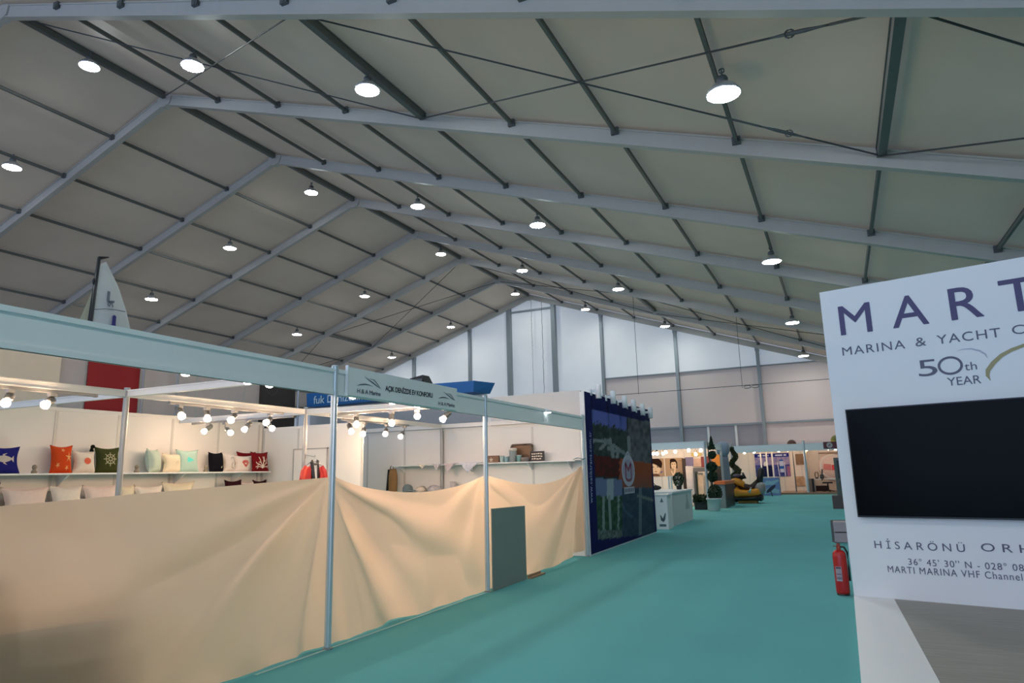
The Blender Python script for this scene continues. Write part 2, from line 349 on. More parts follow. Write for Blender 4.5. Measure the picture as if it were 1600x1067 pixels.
# high bay lamps
lamp0 = None
def lamp(k, P, label):
    global lamp0
    P = Vector(P)
    if lamp0 is None:
        t = thing('high_bay_lamp', P, label, 'lamp', 'high bay lamps'); lamp0 = t
        mb = MB(); mb.lathe([(.30, 0), (.305, .02), (.27, .08), (.19, .16), (.11, .22), (.10, .22)], P, 28); mb.build('reflector', M_lampshell, t, True)
        mb = MB(); mb.lathe([(.05, -.03), (.18, -.022), (.26, -.012), (.285, -.002)], P, 28); mb.build('glowing_lens', M_lampglow, t, True)
        mb = MB(); mb.lathe([(.095, .2), (.1, .3), (.08, .34), (.03, .36), (.02, .37)], P, 16); mb.build('gear_housing', M_bracket, t, True)
        mb = MB(); mb.tube([P+Vector((0, 0, .36)), P+Vector((0, 0, .5))], .015, 6); mb.tube([P+Vector((.045*math.sin(a), 0, .46+.045*math.cos(a))) for a in [q*math.pi/5 for q in range(11)]], .014, 6); mb.build('hook', M_bracket, t)
        return t
    c = copy_thing(lamp0, label); c.location = P; return c
BN = {0: 'nearest lit roof bay', 2: 'second lit roof bay', 4: 'third lit roof bay', 6: 'furthest lit roof bay'}
KN = {0: 'under the ridge', 2: 'upper of right hand pitch', 4: 'middle of right hand pitch', 7: 'lowest of right hand pitch', -2: 'upper of left pitch', -4: 'lower of left pitch'}
for b, l in {0: {0: (140, 101), 2: (301, 100), 4: (574, 137), 7: (1130, 142), -2: (19, 259)}, 2: {0: (487, 283), 2: (652, 314), 4: (851, 347), 7: (1211, 404), -2: (359, 380), -4: (243, 459)},
             4: {0: (689, 393), 2: (815, 412), 4: (968, 449), 7: (1237, 501), -2: (562, 455), -4: (463, 517)}, 6: {0: (805, 455), 2: (910, 473), 4: (1037, 500), 7: (1248, 547), -2: (700, 505), -4: (615, 554)}}.items():
    for k, (u, v) in l.items():
        x = XR+k*PUR; y = Y0+(b+.5)*BAY; z = roof_z(x)-.62
        if b == 0: P = U(u, v, 'z', roof_z(x)-.55); y = P.y; x = P.x
        elif k == 0: P = U(u, v, 'y', y); x = P.x
        else: P = U(u, v, 'y', y); x = XR+k*PUR
        lamp(k, (x, y, z), 'glowing high bay lamp, %s, %s' % (KN[k], BN[b]))
for b in (-2, -4):
    for k in (-4, 0, 4, 7):
        x = XR+k*PUR; lamp(k, (x, Y0+(b+.5)*BAY, roof_z(x)-.62), 'high bay lamp over the part of the hall behind the camera')

# ================================================================== THE SHELL-SCHEME BOOTH BESIDE THE AISLE
XF, XM, XB = -4.25, -7.15, -9.8
def post(x, y, label, z1=2.52, group='booth posts', up=None, r=.032):
    t = thing('booth_post', (x, y, 0), label, 'post', group); mb = MB()
    prof = []
    for k in range(16):
        a = 2*math.pi*(k+.5)/16; rr = r*(1.0 if k % 2 == 0 else .86); prof.append((x+rr*math.cos(a), y+rr*math.sin(a), .02))
    mb.prism(prof, (0, 0, z1-.02)); mb.build('shaft', M_fpost if x > -5 else M_dalu, t)
    mb = MB(); mb.lathe([(.045, 0), (.045, .012), (.02, .02)], (x, y, 0), 12); mb.build('foot', M_steel, t)
    mb = MB(); mb.lathe([(.028, z1), (.034, z1+.004), (.03, z1+.012)], (x, y, 0), 12); mb.build('cap', M_fpost, t)
    return t
FY = [-1.0, 2.0, 5.03, 8.08, 11.93]; MY = [-1.0, 2.0, 4.97, 7.83, 11.93]; YT = 9.6; YW2 = 12.0
for y, lb in zip(FY[1:], ('front booth post at the near end of the beige sheets', 'front booth post between the widest beige sheet and the sagging one', 'front booth post beside the painted shade panel', 'front booth post against the blue printed wall')): post(XF, y, 'tall aluminium '+lb)
for y, lb in zip(MY[1:], ('nearest the camera', 'standing before the green wheel cushion', 'holding the red jacket', 'rising through the shelf of cups and cloths')): post(XM if y < 11 else -7.28, y, 'inner aluminium booth post '+lb)
def fascia(a, b, label, axis='y', c=XF, z0=2.25, z1=2.5, group='booth fascias', m=None):
    A = (c-.012, a, z0) if axis == 'y' else (a, c-.012, z0); B = (c+.012, b, z1) if axis == 'y' else (b, c+.012, z1)
    t = thing('booth_fascia', ((A[0]+B[0])/2, (A[1]+B[1])/2, z0), label, 'fascia', group)
    MB().box(A, B).build('panel', m or M_fascia, t)
    for zz, nm in ((z0, 'bottom_rail'), (z1-.035, 'top_rail')):
        mb = MB(); e = .022
        A2 = (c-e, a, zz) if axis == 'y' else (a, c-e, zz); B2 = (c+e, b, zz+.035) if axis == 'y' else (b, c+e, zz+.035)
        mb.box(A2, B2); mb.build(nm, m or M_fascia, t)
    return t
for i, lb in enumerate(('blue-grey fascia running out of view at the near end', 'long blue-grey fascia over the widest beige sheet', 'blue-grey fascia behind the name board', 'blue-grey fascia over the painted shade panel')): fascia(FY[i]+.03, FY[i+1]-.03, lb)
def rail(p, q, label, m=None):
    mb = MB(); p = Vector(p); q = Vector(q); mb.bar(p, q, .03, .075); mb.bar(p+Vector((0, 0, .032)), q+Vector((0, 0, .032)), .045, .012); mb.bar(p-Vector((0, 0, .032)), q-Vector((0, 0, .032)), .045, .012)
    return tag(mb.build('ceiling_rail', m or M_panel), label, 'rail', 'booth ceiling rails')
ZR2 = 2.465
for i, lb in enumerate(('nearest the camera', 'carrying two track spotlights', 'above the pale cushions', 'leading to the far end partition')): rail((XM, MY[i]+.03, ZR2), (XM if i < 3 else -7.28, MY[i+1]-.03, ZR2), 'white rail along the middle of the booth, '+lb)
for i, lb in ((1, 'nearest the camera'), (2, 'by the green wheel cushion'), (3, 'by the red jacket')):
    rail((XF-.03, FY[i], ZR2), (XM+.03, MY[i], ZR2), 'white cross rail from front to middle of the booth, '+lb)
    rail((XM-.03, MY[i], ZR2), (XB+.02, MY[i]-.05, ZR2), 'white cross rail from middle to back of the booth, '+lb)
def partition(p, q, z1, joints, label, m=None, z0=0, sill=True, thick=.012):
    """panels with aluminium strips between; joints are distances along p-q"""
    p = Vector(p); q = Vector(q); d = (q-p).normalized(); L_ = (q-p).length; t = thing('booth_partition', p, label, 'partition', 'booth partitions', 'thing'); n_ = Vector((d.y, -d.x, 0))
    J = [0]+[j for j in joints if 0 < j < L_]+[L_]; up = Vector((0, 0, 1))
    for a, b in zip(J, J[1:]):
        mb = MB(); mb.bar(p+d*a+up*(z0+z1)/2, p+d*b+up*(z0+z1)/2, thick, z1-z0); mb.build('panel', m or M_panel, t)
    for j in J:
        mb = MB(); c = p+d*j; mb.prism([c+d*.02+n_*.012+up*z0, c-d*.02+n_*.012+up*z0, c-d*.02-n_*.012+up*z0, c+d*.02-n_*.012+up*z0], (0, 0, z1-z0)); mb.build('upright', M_upright, t)
    mb = MB(); mb.bar(p+up*(z1-.01), q+up*(z1-.01), .03, .05); mb.build('top_rail', m or M_panel, t); return t
partition((XB, -1, 0), (XB, YT, 0), 2.53, [k*.925+.325 for k in range(12)], 'white partition wall behind the cushion shelf')
XT = U(566, 700, 'y', YT).x; cl = partition((XB+.045, YT, 0), (XT, YT, 0), 2.42, [.85], 'closet partition with a door behind the red jacket')
mb = MB(); a, b = U(461, 699, 'y', YT-.01).x, U(512, 699, 'y', YT-.01).x; mb.box((a, YT-.025, .03), (b, YT-.01, 2.0)); dr = mb.build('door', M_panel, cl)
for s_ in ((a-.02, YT-.032, .03, a, 2.02), (b, YT-.032, .03, b+.02, 2.02), (a-.02, YT-.032, 2.0, b+.02, 2.02)): MB().box((s_[0], YT-.035, s_[2]), (s_[3], YT-.01, s_[4])).build('door_frame', M_dalu, cl)
mb = MB(); mb.tube([(a+.06, YT-.025, 1.05), (a+.06, YT-.08, 1.05), (a+.16, YT-.08, 1.05)], .01, 8); mb.build('handle', M_steel, dr)
partition((XB, YW2, 0), (XF-.05, YW2, 0), 2.40, [.62, 1.58, 2.52, 3.5, 4.51], 'end partition behind the tray and cups')
rail((XB, 11.9, ZR2), (XF-.05, 11.9, ZR2), 'white cross rail along the end partition top')
partition((XB, -1.0, 0), (XF, -1.0, 0), 2.5, [.93, 1.86, 2.79, 3.7, 4.63], 'near end partition of the booth, out of view')

# sheets of beige fabric tied between the front posts
def fabric(y0, y1, top, seed, folds, label, zbot=.012, nu=110, nv=64, bot=None):
    rnd = random.Random(seed); ph = [rnd.random()*6.28 for _ in range(8)]
    def fn(i, j):
        y = y0+(y1-y0)*i; zt = top(i); zb = bot(i) if bot else zbot; z = zb+(zt-zb)*j; d = 0
        for (fy, fz, amp, kk, p_) in folds:
            r = math.hypot(y-fy, z-fz)+.02; ang = math.atan2(z-fz, y-fy)
            d += amp*math.sin(kk*ang+p_)*min(1, r/.8)*math.exp(-r*.25)
        d += .010*math.sin(2.1*y+ph[0]+1.7*z)+.006*math.sin(5.3*y-3.1*z+ph[1])
        edge = min(1, i*(y1-y0)/.25, (1-i)*(y1-y0)/.25)
        hem = math.exp(-((z-zb)/.08)**2)*.02*math.sin(9*y+ph[2])
        return (min(XF-.036, XF-.06+max(-.14, min(.02, d*1.5))*edge+hem*edge), y, z)
    mb = MB(); mb.grid(fn, nu, nv)
    o = mb.build('fabric_sheet', M_fabric, None, True)
    return tag(o, label, 'sheet', 'beige sheets across the booth front')
tzl = lambda i: 1.49-.040*5.97*(1-i)-.012*math.sin(math.pi*i)
f1 = fabric(-.95, 5.09, tzl, 3, [(5.03, 1.49, .05, 9, .4), (5.03, 1.49, .03, 17, 2.0), (1.2, 1.9, .03, 11, 1)], 'widest beige sheet, under the cushion shelf', nu=180)
def sag(za, zb, dip, sk=1.0): return lambda i: za+(zb-za)*i-dip*(4*(i**sk)*(1-i**sk))
f2 = fabric(5.095, 8.185, sag(1.51, 1.475, .19, .9), 5, [(5.03, 1.49, .045, 10, 1.2), (5.03, 1.49, .02, 23, 0), (8.08, 1.47, .03, 8, .5)], 'sagging beige sheet under the name board')
f3 = fabric(8.19, 11.98, sag(1.475, 1.60, .22, 1.05), 9, [(11.95, 1.6, .05, 8, .3), (8.08, 1.47, .03, 10, 2.1), (11.95, 1.6, .02, 19, .9)], 'beige sheet behind the painted shade panel', bot=lambda i: .012+.10*max(0, (i-.55)/.45)**1.2)
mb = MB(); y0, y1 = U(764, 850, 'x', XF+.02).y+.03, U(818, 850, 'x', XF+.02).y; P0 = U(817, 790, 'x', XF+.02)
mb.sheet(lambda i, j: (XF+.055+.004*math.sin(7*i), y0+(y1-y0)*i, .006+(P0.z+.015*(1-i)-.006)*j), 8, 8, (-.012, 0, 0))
tag(mb.build('shade_panel', M_sheetshade), 'thin grey-green panel painting the shaded patch of a beige sheet', 'board')  # grey-green panel paints the shade of a box behind the sheet
mb = MB(); mb.box((XF+.03, 9.25, .0), (XF+.10, 9.75, .02)); mb.box((XF+.03, 9.25, .02), (XF+.05, 9.7, .05)); tag(mb.build('timber_offcut', mat('raw_timber', (.35, .22, .13), .7)), 'short brown timber strip on the carpet beyond the painted shade panel', 'timber')
mb = MB(); mb.box((XF-.012, 4.2, .0005), (XF+.018, 8.05, .004)); tag(mb.build('floor_tape', mat('mint_tape', (.38, .62, .56), .6)), 'pale mint tape along the carpet edge under the sagging sheet', 'tape')

for (a, b, lb) in ((-.6, 3.2, 'unseen cloth covered table added to shade the widest beige sheet'),):  # unseen table added to keep booth light off the sheet's lower part
    t = thing('shade_table', (-5.2, (a+b)/2, 0), lb, 'table')
    MB().bbox((-5.4, a, .68), (-4.44, b, .72), .01).build('top', M_white2, t)
    MB().box((-5.37, a+.02, .01), (-4.47, b-.02, .68)).build('table_skirt', mat('skirt_cloth', (.45, .42, .38), .9), t)

for k, (a, b, z1) in enumerate(((-.4, 1.1, 1.16), (1.15, 2.45, 1.04))):  # unseen cartons added to darken the sheet's near lower corner
    mb = MB(); mb.bbox((-5.2, a, .722), (-4.46, b, z1), .01); tag(mb.build('shade_carton', mat('shade_carton_brown', (.36, .27, .18), .8)), ('nearer' if k == 0 else 'further')+' unseen brown carton added to shade the widest beige sheet', 'carton', 'light-blocking cartons behind the sheet')
for k, (u, v) in enumerate(((290, 587), (387, 599), (421, 603), (551, 625), (613, 632), (652, 637))):
    P = U(u, v, 'x', XF-.16); P.z = 2.288; t = thing('fascia_spotlight', (P.x, P.y, 2.4), 'warm spotlight tucked behind the front fascia, %s from the left' % ['first', 'second', 'third', 'fourth', 'fifth', 'sixth'][k], 'spotlight', 'spotlights behind the fascia')
    mb = MB(); mb.lathe([(.03, 0), (.04, .02), (.04, .10), (.02, .12)], (P.x, P.y, P.z+.05), 14); mb.tube([(P.x, P.y, P.z+.15), (XF-.02, P.y, P.z+.2)], .012, 6); hd = mb.build('head', M_spot, t, True)
    mb = MB(); mb.lathe([(.004, -.025), (.025, -.02), (.040, 0), (.036, .03), (.02, .06)], P, 14); mb.build('bulb', M_bulb, hd, True)
for k, y in enumerate((9.1, 9.9, 10.7)):  # unseen spotlights added to brighten and warm the end partition
    P = Vector((XF-.2, y, 2.40)); t = thing('fascia_spotlight', (P.x, P.y, 2.4), 'unseen spotlight added behind the fascia to light the end partition', 'spotlight', 'spotlights added behind the end fascia'); d = Vector((-.75, .6, -.62)).normalized()
    mb = MB(); mb.lathe([(.02, -.12), (.04, -.10), (.04, -.01)], P, 14, d); mb.tube([P-d*.1, (XF-.02, y, 2.44)], .012, 6); hd = mb.build('head', M_spot, t, True)
    mb = MB(); mb.lathe([(.036, -.01), (.040, .015), (.02, .035), (.004, .04)], P, 14, d); mb.build('bulb', M_bulb, hd, True)
P = U(856, 644, 'x', XF+.05); t = thing('clip_lamp', P, 'small bright clip lamp on the fascia over the painted shade panel', 'lamp')
mb = MB(); mb.lathe([(.01, -.02), (.05, -.012), (.055, .0)], P, 14); mb.build('lens', mat('clip_glow', (1, 1, 1), .4, emit=5, ecol=(.95, 1, 1)), t, True)
mb = MB(); mb.lathe([(.06, 0), (.055, .03), (.03, .045)], P, 14); mb.tube([P+Vector((0, 0, .04)), P+Vector((-.04, 0, .07))], .012, 6); mb.tube([P+Vector((-.03, -.12, .03)), P+Vector((-.03, -.12, -.16))], .005, 6); mb.build('shade', M_white2, t, True)

# name board
t = thing('name_board', (XF+.03, 5.24, 2.26), 'grey-blue name board reading AÇIK DENİZDE EV KONFORU between two sail logos', 'sign')
PB = Plane((XF+.05, 0, 0), (0, 1, 0), (0, 0, 1), (1, 0, 0))
def pb(u, v): return PB.loc(U(u, v, 'x', XF+.05))
c4 = [pb(545, 575), pb(714, 610), pb(713, 640), pb(545, 618)]
ya, yb, za, zb = c4[0][0], c4[1][0], 2.262, 2.535
MB().box((XF+.024, ya, za), (XF+.05, yb, zb)).build('panel', M_fascia, t)
MB().box((XF+.022, ya-.015, za-.01), (XF+.055, ya, zb+.015)).build('end_clip', M_white, t)
def cp(X, Y): return pb(530+X/7.62, 560+Y/7.62)
mb = MB()
a, b = cp(548, 383), cp(1110, 468); write(mb, PB, 'AÇIK DENİZDE EV KONFORU', a[0], b[0], a[1], .052, .0022, .95, .002, b[1]-a[1]); mb.build('lettering', mat('dark_letter', (.03, .032, .05), .5), t)
for ox, oy, k, X0, X1, Yb in ((0, 0, 1, 212, 490, 408), (930, 180, .86, 1180, 1372, 552)):
    mb = MB(); q = (lambda X, Y: cp(X, Y)) if k == 1 else (lambda X, Y: cp(1180+(X-215)*.71, 395+(Y-215)*.75))
    for L_, w in (([(300, 215), (350, 255), (400, 290), (450, 330), (490, 358)], [.002, .009, .012, .009, .002]), ([(400, 252), (430, 275), (460, 315), (490, 358)], [.002, .010, .009, .002]), ([(350, 240), (400, 253), (425, 258)], [.002, .005, .002]),
                  ([(213, 326), (240, 314), (270, 309), (310, 308), (350, 315), (410, 336)], [.001, .008, .012, .012, .009, .001])):
        stroke(mb, PB, [q(*p) for p in L_], w, .0025)
    a, b = cp(X0, Yb), cp(X1, Yb+(40 if k == 1 else 28)); write(mb, PB, 'H & A Marine', a[0], b[0], a[1],   .042 if k == 1 else .04, .0008, .9, .0025, b[1]-a[1]); mb.build('sail_logo', M_greyletter, t)

# track spotlights
TRK = 0
def track(p, q, label):
    p = Vector(p); q = Vector(q); mb = MB(); mb.bar(p, q, .035, .03); d = (q-p).normalized(); mb.bar(p-d*.03, p, .04, .036); mb.bar(q, q+d*.03, .04, .036)
    return tag(mb.build('light_track', M_track), label, 'light track', 'light tracks')
def spot(M, B, label, group, mb_=None):
    """spotlight fixed at M on a track, glowing bulb centred at B"""
    M = Vector(M); B = Vector(B); t = thing('track_spotlight', M, label, 'spotlight', group); d = (B-M); d.normalize()
    J = M+Vector((0, 0, -.075)); d = (B-J).normalized(); Ln = max(.12, (B-J).length)
    mb = MB(); mb.box((M.x-.03, M.y-.03, M.z-.035), (M.x+.03, M.y+.03, M.z)); mb.tube([M, J], .009, 8); mb.build('bracket', M_track, t)
    r = .040; h0 = B-d*.13
    mb = MB(); mb.lathe([(.012, -.03), (.028, -.02), (r, .0), (r, .07), (r*.92, .085), (r*.86, .09)], h0, 18, d); mb.tube([J, h0-d*.02], .011, 6); hd = mb.build('head', M_spot, t, True)
    mb = MB(); mb.lathe([(.018, .075), (.026, .088), (.040, .125), (.043, .142), (.036, .157), (.02, .165), (.004, .167)], h0, 18, d); mb.build('bulb', mb_ or M_bulb, hd, True)
    return t
zt = ZR2-.055
track((XM, 2.4, zt), (XM, 4.6, zt), 'grey light track under the middle rail, nearest the camera')
for (mu, mv, bu, bv), lb in zip(((17, 603, 9, 629), (82, 609, 71, 632)), ('left one of the pair above the navy fish and orange cushions', 'right one of the pair above the navy fish and orange cushions')):
    M = U(mu, mv, 'x', XM); B = U(bu, bv, 'x', XM+.06); spot((XM, M.y, zt-.015), B, 'grey track spotlight, '+lb, 'spotlights on the near track')
track((XM, U(268, 624, 'x', XM).y, zt), (XM, U(440, 643, 'x', XM).y, zt), 'grey light track under the middle rail above the pale cushions')
for (mu, bu, bv), lb in zip(((281, 284, 650), (324, 324, 654), (367, 361, 656), (423, 416, 660)), ('first from the left', 'second from the left', 'third from the left', 'last on the right')):
    M = U(mu, 632, 'x', XM); B = U(bu, bv, 'x', XM+.05); spot((XM, M.y, zt-.015), B, 'track spotlight above the pale cushions on the upper track, '+lb, 'spotlights on the upper track')
yq = MY[3]-.03; zq = zt
A, B_ = U(303, 660, 'y', yq), U(432, 646, 'y', yq)
track((A.x, yq, zq), (B_.x+.3, yq, zq), 'grey light track across the booth, reaching back from the red jacket post')
for (mu, bu, bv), lb in zip(((326, 319, 674), (352, 360, 676), (388, 382, 671), (418, 425, 669)), ('first from the left', 'second from the left', 'third from the left', 'last on the right')):
    M = U(mu, 657, 'y', yq); B = U(bu, bv, 'y', yq-.05); spot((M.x, yq, zq-.015), B, 'track spotlight on the lower cross track above the black cushion, '+lb, 'spotlights on the cross track')
yq = 8.0
A, B_ = U(540, 643, 'y', yq), U(715, 636, 'y', yq)
track((A.x-.25, yq, zt), (min(B_.x, XF-.2), yq, zt), 'grey light track running from the red jacket post to the booth front')
for (mu, bu, bv), lb in zip(((557, 557, 663), (612, 612, 661), (652, 652, 650), (701, 692, 655)), ('first from the left', 'second from the left', 'third from the left', 'last on the right, aimed away')):
    M = U(mu, 641, 'y', yq); B = U(bu, bv, 'y', yq-.05); spot((M.x, yq, zt-.015), B, 'track spotlight on the upper track by the name board, '+lb, 'spotlights behind the name board', M_bulb2)
track((XM+.03, U(533, 653, 'x', XM).y, zt-.01), (XM+.03, U(634, 668, 'x', XM).y, zt-.01), 'grey light track along the middle rail beside the name board')
for (mu, bu, bv), lb in zip(((546, 549, 674), (570, 567, 678), (604, 602, 678), (632, 626, 682)), ('first from the left', 'second from the left', 'third from the left', 'last on the right')):
    M = U(mu, 664, 'x', XM+.03); B = U(bu, bv, 'x', XM+.09); spot((XM+.03, M.y, zt-.025), B, 'track spotlight on the lower track by the name board, '+lb, 'spotlights on the lower track', M_bulb2)

# shelves
def shelf(a, b, label, sup=()):
    t = thing('wall_shelf', a, label, 'shelf', 'booth shelves'); MB().box(a, b).build('board', M_white, t)
    for s_ in sup: s_.build('bracket', M_white2, t)
    return t
ZS = 1.632
def br_x(y, z, x0=XB+.012, l=.28): return MB().prism([(x0, y-.01, z), (x0+l, y-.01, z), (x0+.02, y-.01, z-.16)], (0, .02, 0))
shelf((XB+.012, 1.5, ZS-.02), (XB+.34, 9.50, ZS), 'long white shelf carrying the cushions', [br_x(y, ZS-.02) for y in (2.2, 4.03, 5.88, 7.72, 8.9)])
shelf((XB+.012, 1.5, 1.03), (XB+.40, 9.50, 1.05), 'long white lower shelf carrying the cushions half hidden by the sheet', [br_x(y, 1.03) for y in (2.2, 4.03, 5.88, 7.72, 8.9)])
ZS2 = 1.70
mbs = [MB().prism([(x-.01, 11.988, ZS2-.018), (x-.01, 11.74, ZS2-.018), (x-.01, 11.97, ZS2-.16)], (.02, 0, 0)) for x in (-8.2, -6.6, -5.3, -4.5)]
XSH = U(612, 727, 'y', 11.7).x
shelf((XSH, 11.70, ZS2-.018), (XF-.08, 11.988, ZS2), 'white shelf with cloths, tray and cups on the end partition', mbs)
mbs = [MB().prism([(x-.01, 11.988, 1.15), (x-.01, 11.74, 1.15), (x-.01, 11.97, 1.01)], (.02, 0, 0)) for x in (-8.2, -6.6)]
shelf((XSH+.1, 11.66, 1.15), (-5.6, 11.988, 1.17), 'white low shelf with a cap, half hidden by the sagging sheet', mbs)

# cushions
def cushion(name, y0, y1, h, x, z, m, label, emb=None, em=None, rz=0, lean=-.16, T=.15, group='cushions on the long shelf', tassel=None):
    w = (y1-y0)*.99; yc = (y0+y1)/2
    t = thing(name, (0, 0, 0), label, 'cushion', group)
    def S(s, q, side): # s, q in -1..1
        e = max(0, (1-s*s))*max(0, (1-q*q)); th = T/2*e**.42
        return Vector((side*th, w/2*s*(1-.20*(1-q*q)*abs(s)), h/2+h/2*q*(1-(.17 if q > 0 else .03)*(1-s*s)*abs(q))))
    mb = MB()
    for sd in (1, -1): mb.grid(lambda i, j: S((2*i-1)*(1 if sd > 0 else -1), 2*j-1, sd), 16, 16)
    mb.build('cover', m, t, True)
    mb = MB(); ring = [S(math.cos(a)*1.0 if abs(math.cos(a)) > abs(math.sin(a)) else math.cos(a), math.sin(a), 1) for a in [0]]
    per = [(-1+2*k/10, -1) for k in range(10)]+[(1, -1+2*k/10) for k in range(10)]+[(1-2*k/10, 1) for k in range(10)]+[(-1, 1-2*k/10) for k in range(11)]
    mb.tube([S(a, b, 1) for a, b in per], .006, 5); mb.build('piping', m, t, True)
    if emb:
        mb = MB()
        for pts, ww in emb:
            n_ = len(pts); vs = []
            Ws = ww if isinstance(ww, (list, tuple)) else [ww]*n_
            for i in range(n_):
                tt = (Vector(pts[min(i+1, n_-1)])-Vector(pts[max(i-1, 0)])).normalized(); nn = Vector((-tt.y, tt.x))*Ws[i]/2
                for sg in (1, -1):
                    a = Vector(pts[i])+nn*sg; vs.append(S(a.x, a.y, 1)+Vector((.004, 0, 0)))
            mb.add(vs, [(2*i, 2*i+1, 2*i+3, 2*i+2) for i in range(n_-1)])
        mb.build('emblem', em, t)
    if tassel:
        mb = MB(); c = S(-1, 1, 1); mb.ball(c+Vector((0, -.02, .0)), (.03, .03, .03), 8, 6); mb.tube([c+Vector((0, -.02, 0)), c+Vector((.01, -.04, -.03)), c+Vector((.01, -.045, -.07))], [.012, .022, .028], 6); mb.build('tassel', tassel, t)
    t.location = (x, yc, z); t.rotation_euler = (0, lean, rz)
    return t
def arc(cx, cy, r, a0, a1, n=14): return [(cx+r*math.cos(a0+(a1-a0)*k/n), cy+r*math.sin(a0+(a1-a0)*k/n)) for k in range(n+1)]
def star(cx, cy, r, ph=0, w=.16): return [([(cx, cy), (cx+r*.5*math.cos(a), cy+r*.5*math.sin(a)), (cx+r*math.cos(a), cy+r*math.sin(a))], [w, w*.6, .02]) for a in [ph+2*math.pi*k/5 for k in range(5)]]
fish = [([(-.62, .0), (-.4, .02), (-.1, 0), (.2, .0), (.34, .0)], [.06, .42, .55, .3, .1]), ([(.32, 0), (.5, 0)], [.1, .5]), ([(-.2, .3), (.05, .45)], [.12, .04]), ([(-.15, -.28), (.05, -.42)], [.1, .03])]
wheel = [(arc(0, 0, .27, 0, 6.29, 20), .05), (arc(0, 0, .10, 0, 6.29, 12), .05)]+[([(.1*math.cos(a), .1*math.sin(a)), (.42*math.cos(a), .42*math.sin(a))], .05) for a in [k*math.pi/4 for k in range(8)]]
def coral(seed, n=7, w=.07, L=.75):
    rnd = random.Random(seed); out = []
    for k in range(n):
        a = math.pi*(.12+.76*k/(n-1)); p = (0, -.75); pts = [p]
        for s_ in range(4): p = (p[0]+math.cos(a)*L*.42*(1 if s_ else .6), p[1]+math.sin(a)*L*.42); a += rnd.uniform(-.35, .35); pts.append((max(-.8, min(.8, p[0])), min(.8, p[1])))
        out.append((pts, w)); q = pts[2]; aa = a+rnd.choice((-.8, .8)); out.append(([q, (q[0]+.15*math.cos(aa), q[1]+.15*math.sin(aa)), (q[0]+.28*math.cos(aa), min(.8, q[1]+.28*math.sin(aa)))], w*.8))
    return out
shell = [([(-.02, -.3), (.28*math.cos(a)*1.0, -.02+.32*math.sin(a))], [.05, .11]) for a in [.1+k*.5 for k in range(7)]]+[(arc(0, 0, .26, 0, 6.29, 16), .08), (arc(0, 0, .12, 0, 6.29, 12), .12)]
heart = [([(0, -.5), (.45*math.cos(a), -.5+.95*math.sin(a)*.9)], [.04, .09]) for a in [.75+k*.27 for k in range(7)]]+[([(.2*math.cos(a), -.2+.5*math.sin(a)), (.36*math.cos(a+.3), .1+.3*math.sin(a+.3))], .06) for a in [.6+k*.4 for k in range(6)]]
tri = [([(-.25, .05), (0, .02), (.3, .0)], [.5, .35, .05]), ([(-.3, .05), (-.2, .04)], [.1, .5])]
Fm = lambda n, c: mat('cushion_'+n, s2l(c), .9, var=.08, scale=30, bump=.2, bscale=120, spec=.1)
CW = Fm('cream', (222, 208, 192))
XC = XB+.20
def cy(u, v=720): return U(u, v, 'x', XC).y
def cz(v, u): return U(u, v, 'x', XC).z
def cush(u0, u1, vt, m, label, du=0, **k):
    h = cz(vt, (u0+u1)/2)-ZS+.01; cushion(k.pop('name', 'cushion'), cy(u0) if not du else U(u0, 720, 'x', XC+.12).y, min(9.5, cy(u1)) if not du else U(u1, 720, 'x', XC+.12).y, max(.25, h), k.pop('x', XC), ZS+.002, m, label, **k)
cush(-22, 33, 698, Fm('navy', (32, 34, 110)), 'navy blue cushion with a pale grey fish', emb=fish, em=Fm('fishgrey', (190, 180, 172)))
cush(80, 113, 696, Fm('orange', (208, 74, 32)), 'orange cushion with pale starfish', emb=star(.45, .05, .38, .3)+star(-.1, .62, .2, 0, .1)+star(-.55, -.5, .2, .8, .1)+star(.3, -.7, .2, 1, .1), em=Fm('starfish', (232, 168, 110)), T=.2, rz=-.15)
cush(114, 151, 705, CW, 'cream cushion with a coral pink shell', emb=[([(a+.05, b) for a, b in p], w) for p, w in shell], em=Fm('coralpink', (226, 110, 84)))
cush(149, 189, 699, Fm('olive', (62, 66, 34)), 'dark green cushion with a pale ship wheel', emb=[([(a*1.35, b*1.35) for a, b in p], w*1.2) for p, w in wheel], em=Fm('wheelgrey', (176, 170, 140)), tassel=Fm('blackgreen', (24, 26, 20)))
cush(226, 258, 702, Fm('mint', (186, 200, 184)), 'pale mint cushion turned to the side', T=.19, rz=.5)
cush(255, 286, 709, Fm('ivory', (224, 210, 184)), 'ivory cushion with a faint motif, between two mint ones', T=.11, emb=[(arc(.4, -.1, .2, .6, 4, 10), .05), ([(.3, .1), (.55, -.2)], .05)], em=Fm('taupe', (190, 176, 150)))
cush(277, 312, 703, Fm('aqua', (168, 196, 184)), 'light aqua cushion with a turquoise heart shape', emb=tri, em=Fm('turquoise', (96, 206, 200)))
cush(328, 350, 707, Fm('black', (20, 18, 26)), 'black cushion standing turned on the long shelf', T=.2, emb=[([(.3, -.7), (.4, -.5)], [.15, .05])], em=CW)
cush(349, 368, 708, Fm('white', (226, 214, 204)), 'narrow white cushion with grey sprigs', T=.17, emb=[(arc(.2, .2, .3, 0, 3, 8), .08), (arc(.3, -.4, .3, 2, 5, 8), .08)], em=Fm('sprig', (150, 140, 140)))
cush(366, 398, 712, Fm('white', (226, 214, 204)), 'white cushion with a red coral heart', T=.11, emb=heart, em=Fm('redcoral', (205, 80, 72)))
cush(394, 421, 707, Fm('maroon', (112, 20, 26)), 'maroon cushion with white coral branches', emb=coral(3), em=CW, x=XC+.12, du=1)
cush(380, 410, 706, Fm('maroon', (112, 20, 26)), 'maroon cushion peeping out behind the coral heart one', x=XC-.12, T=.07)
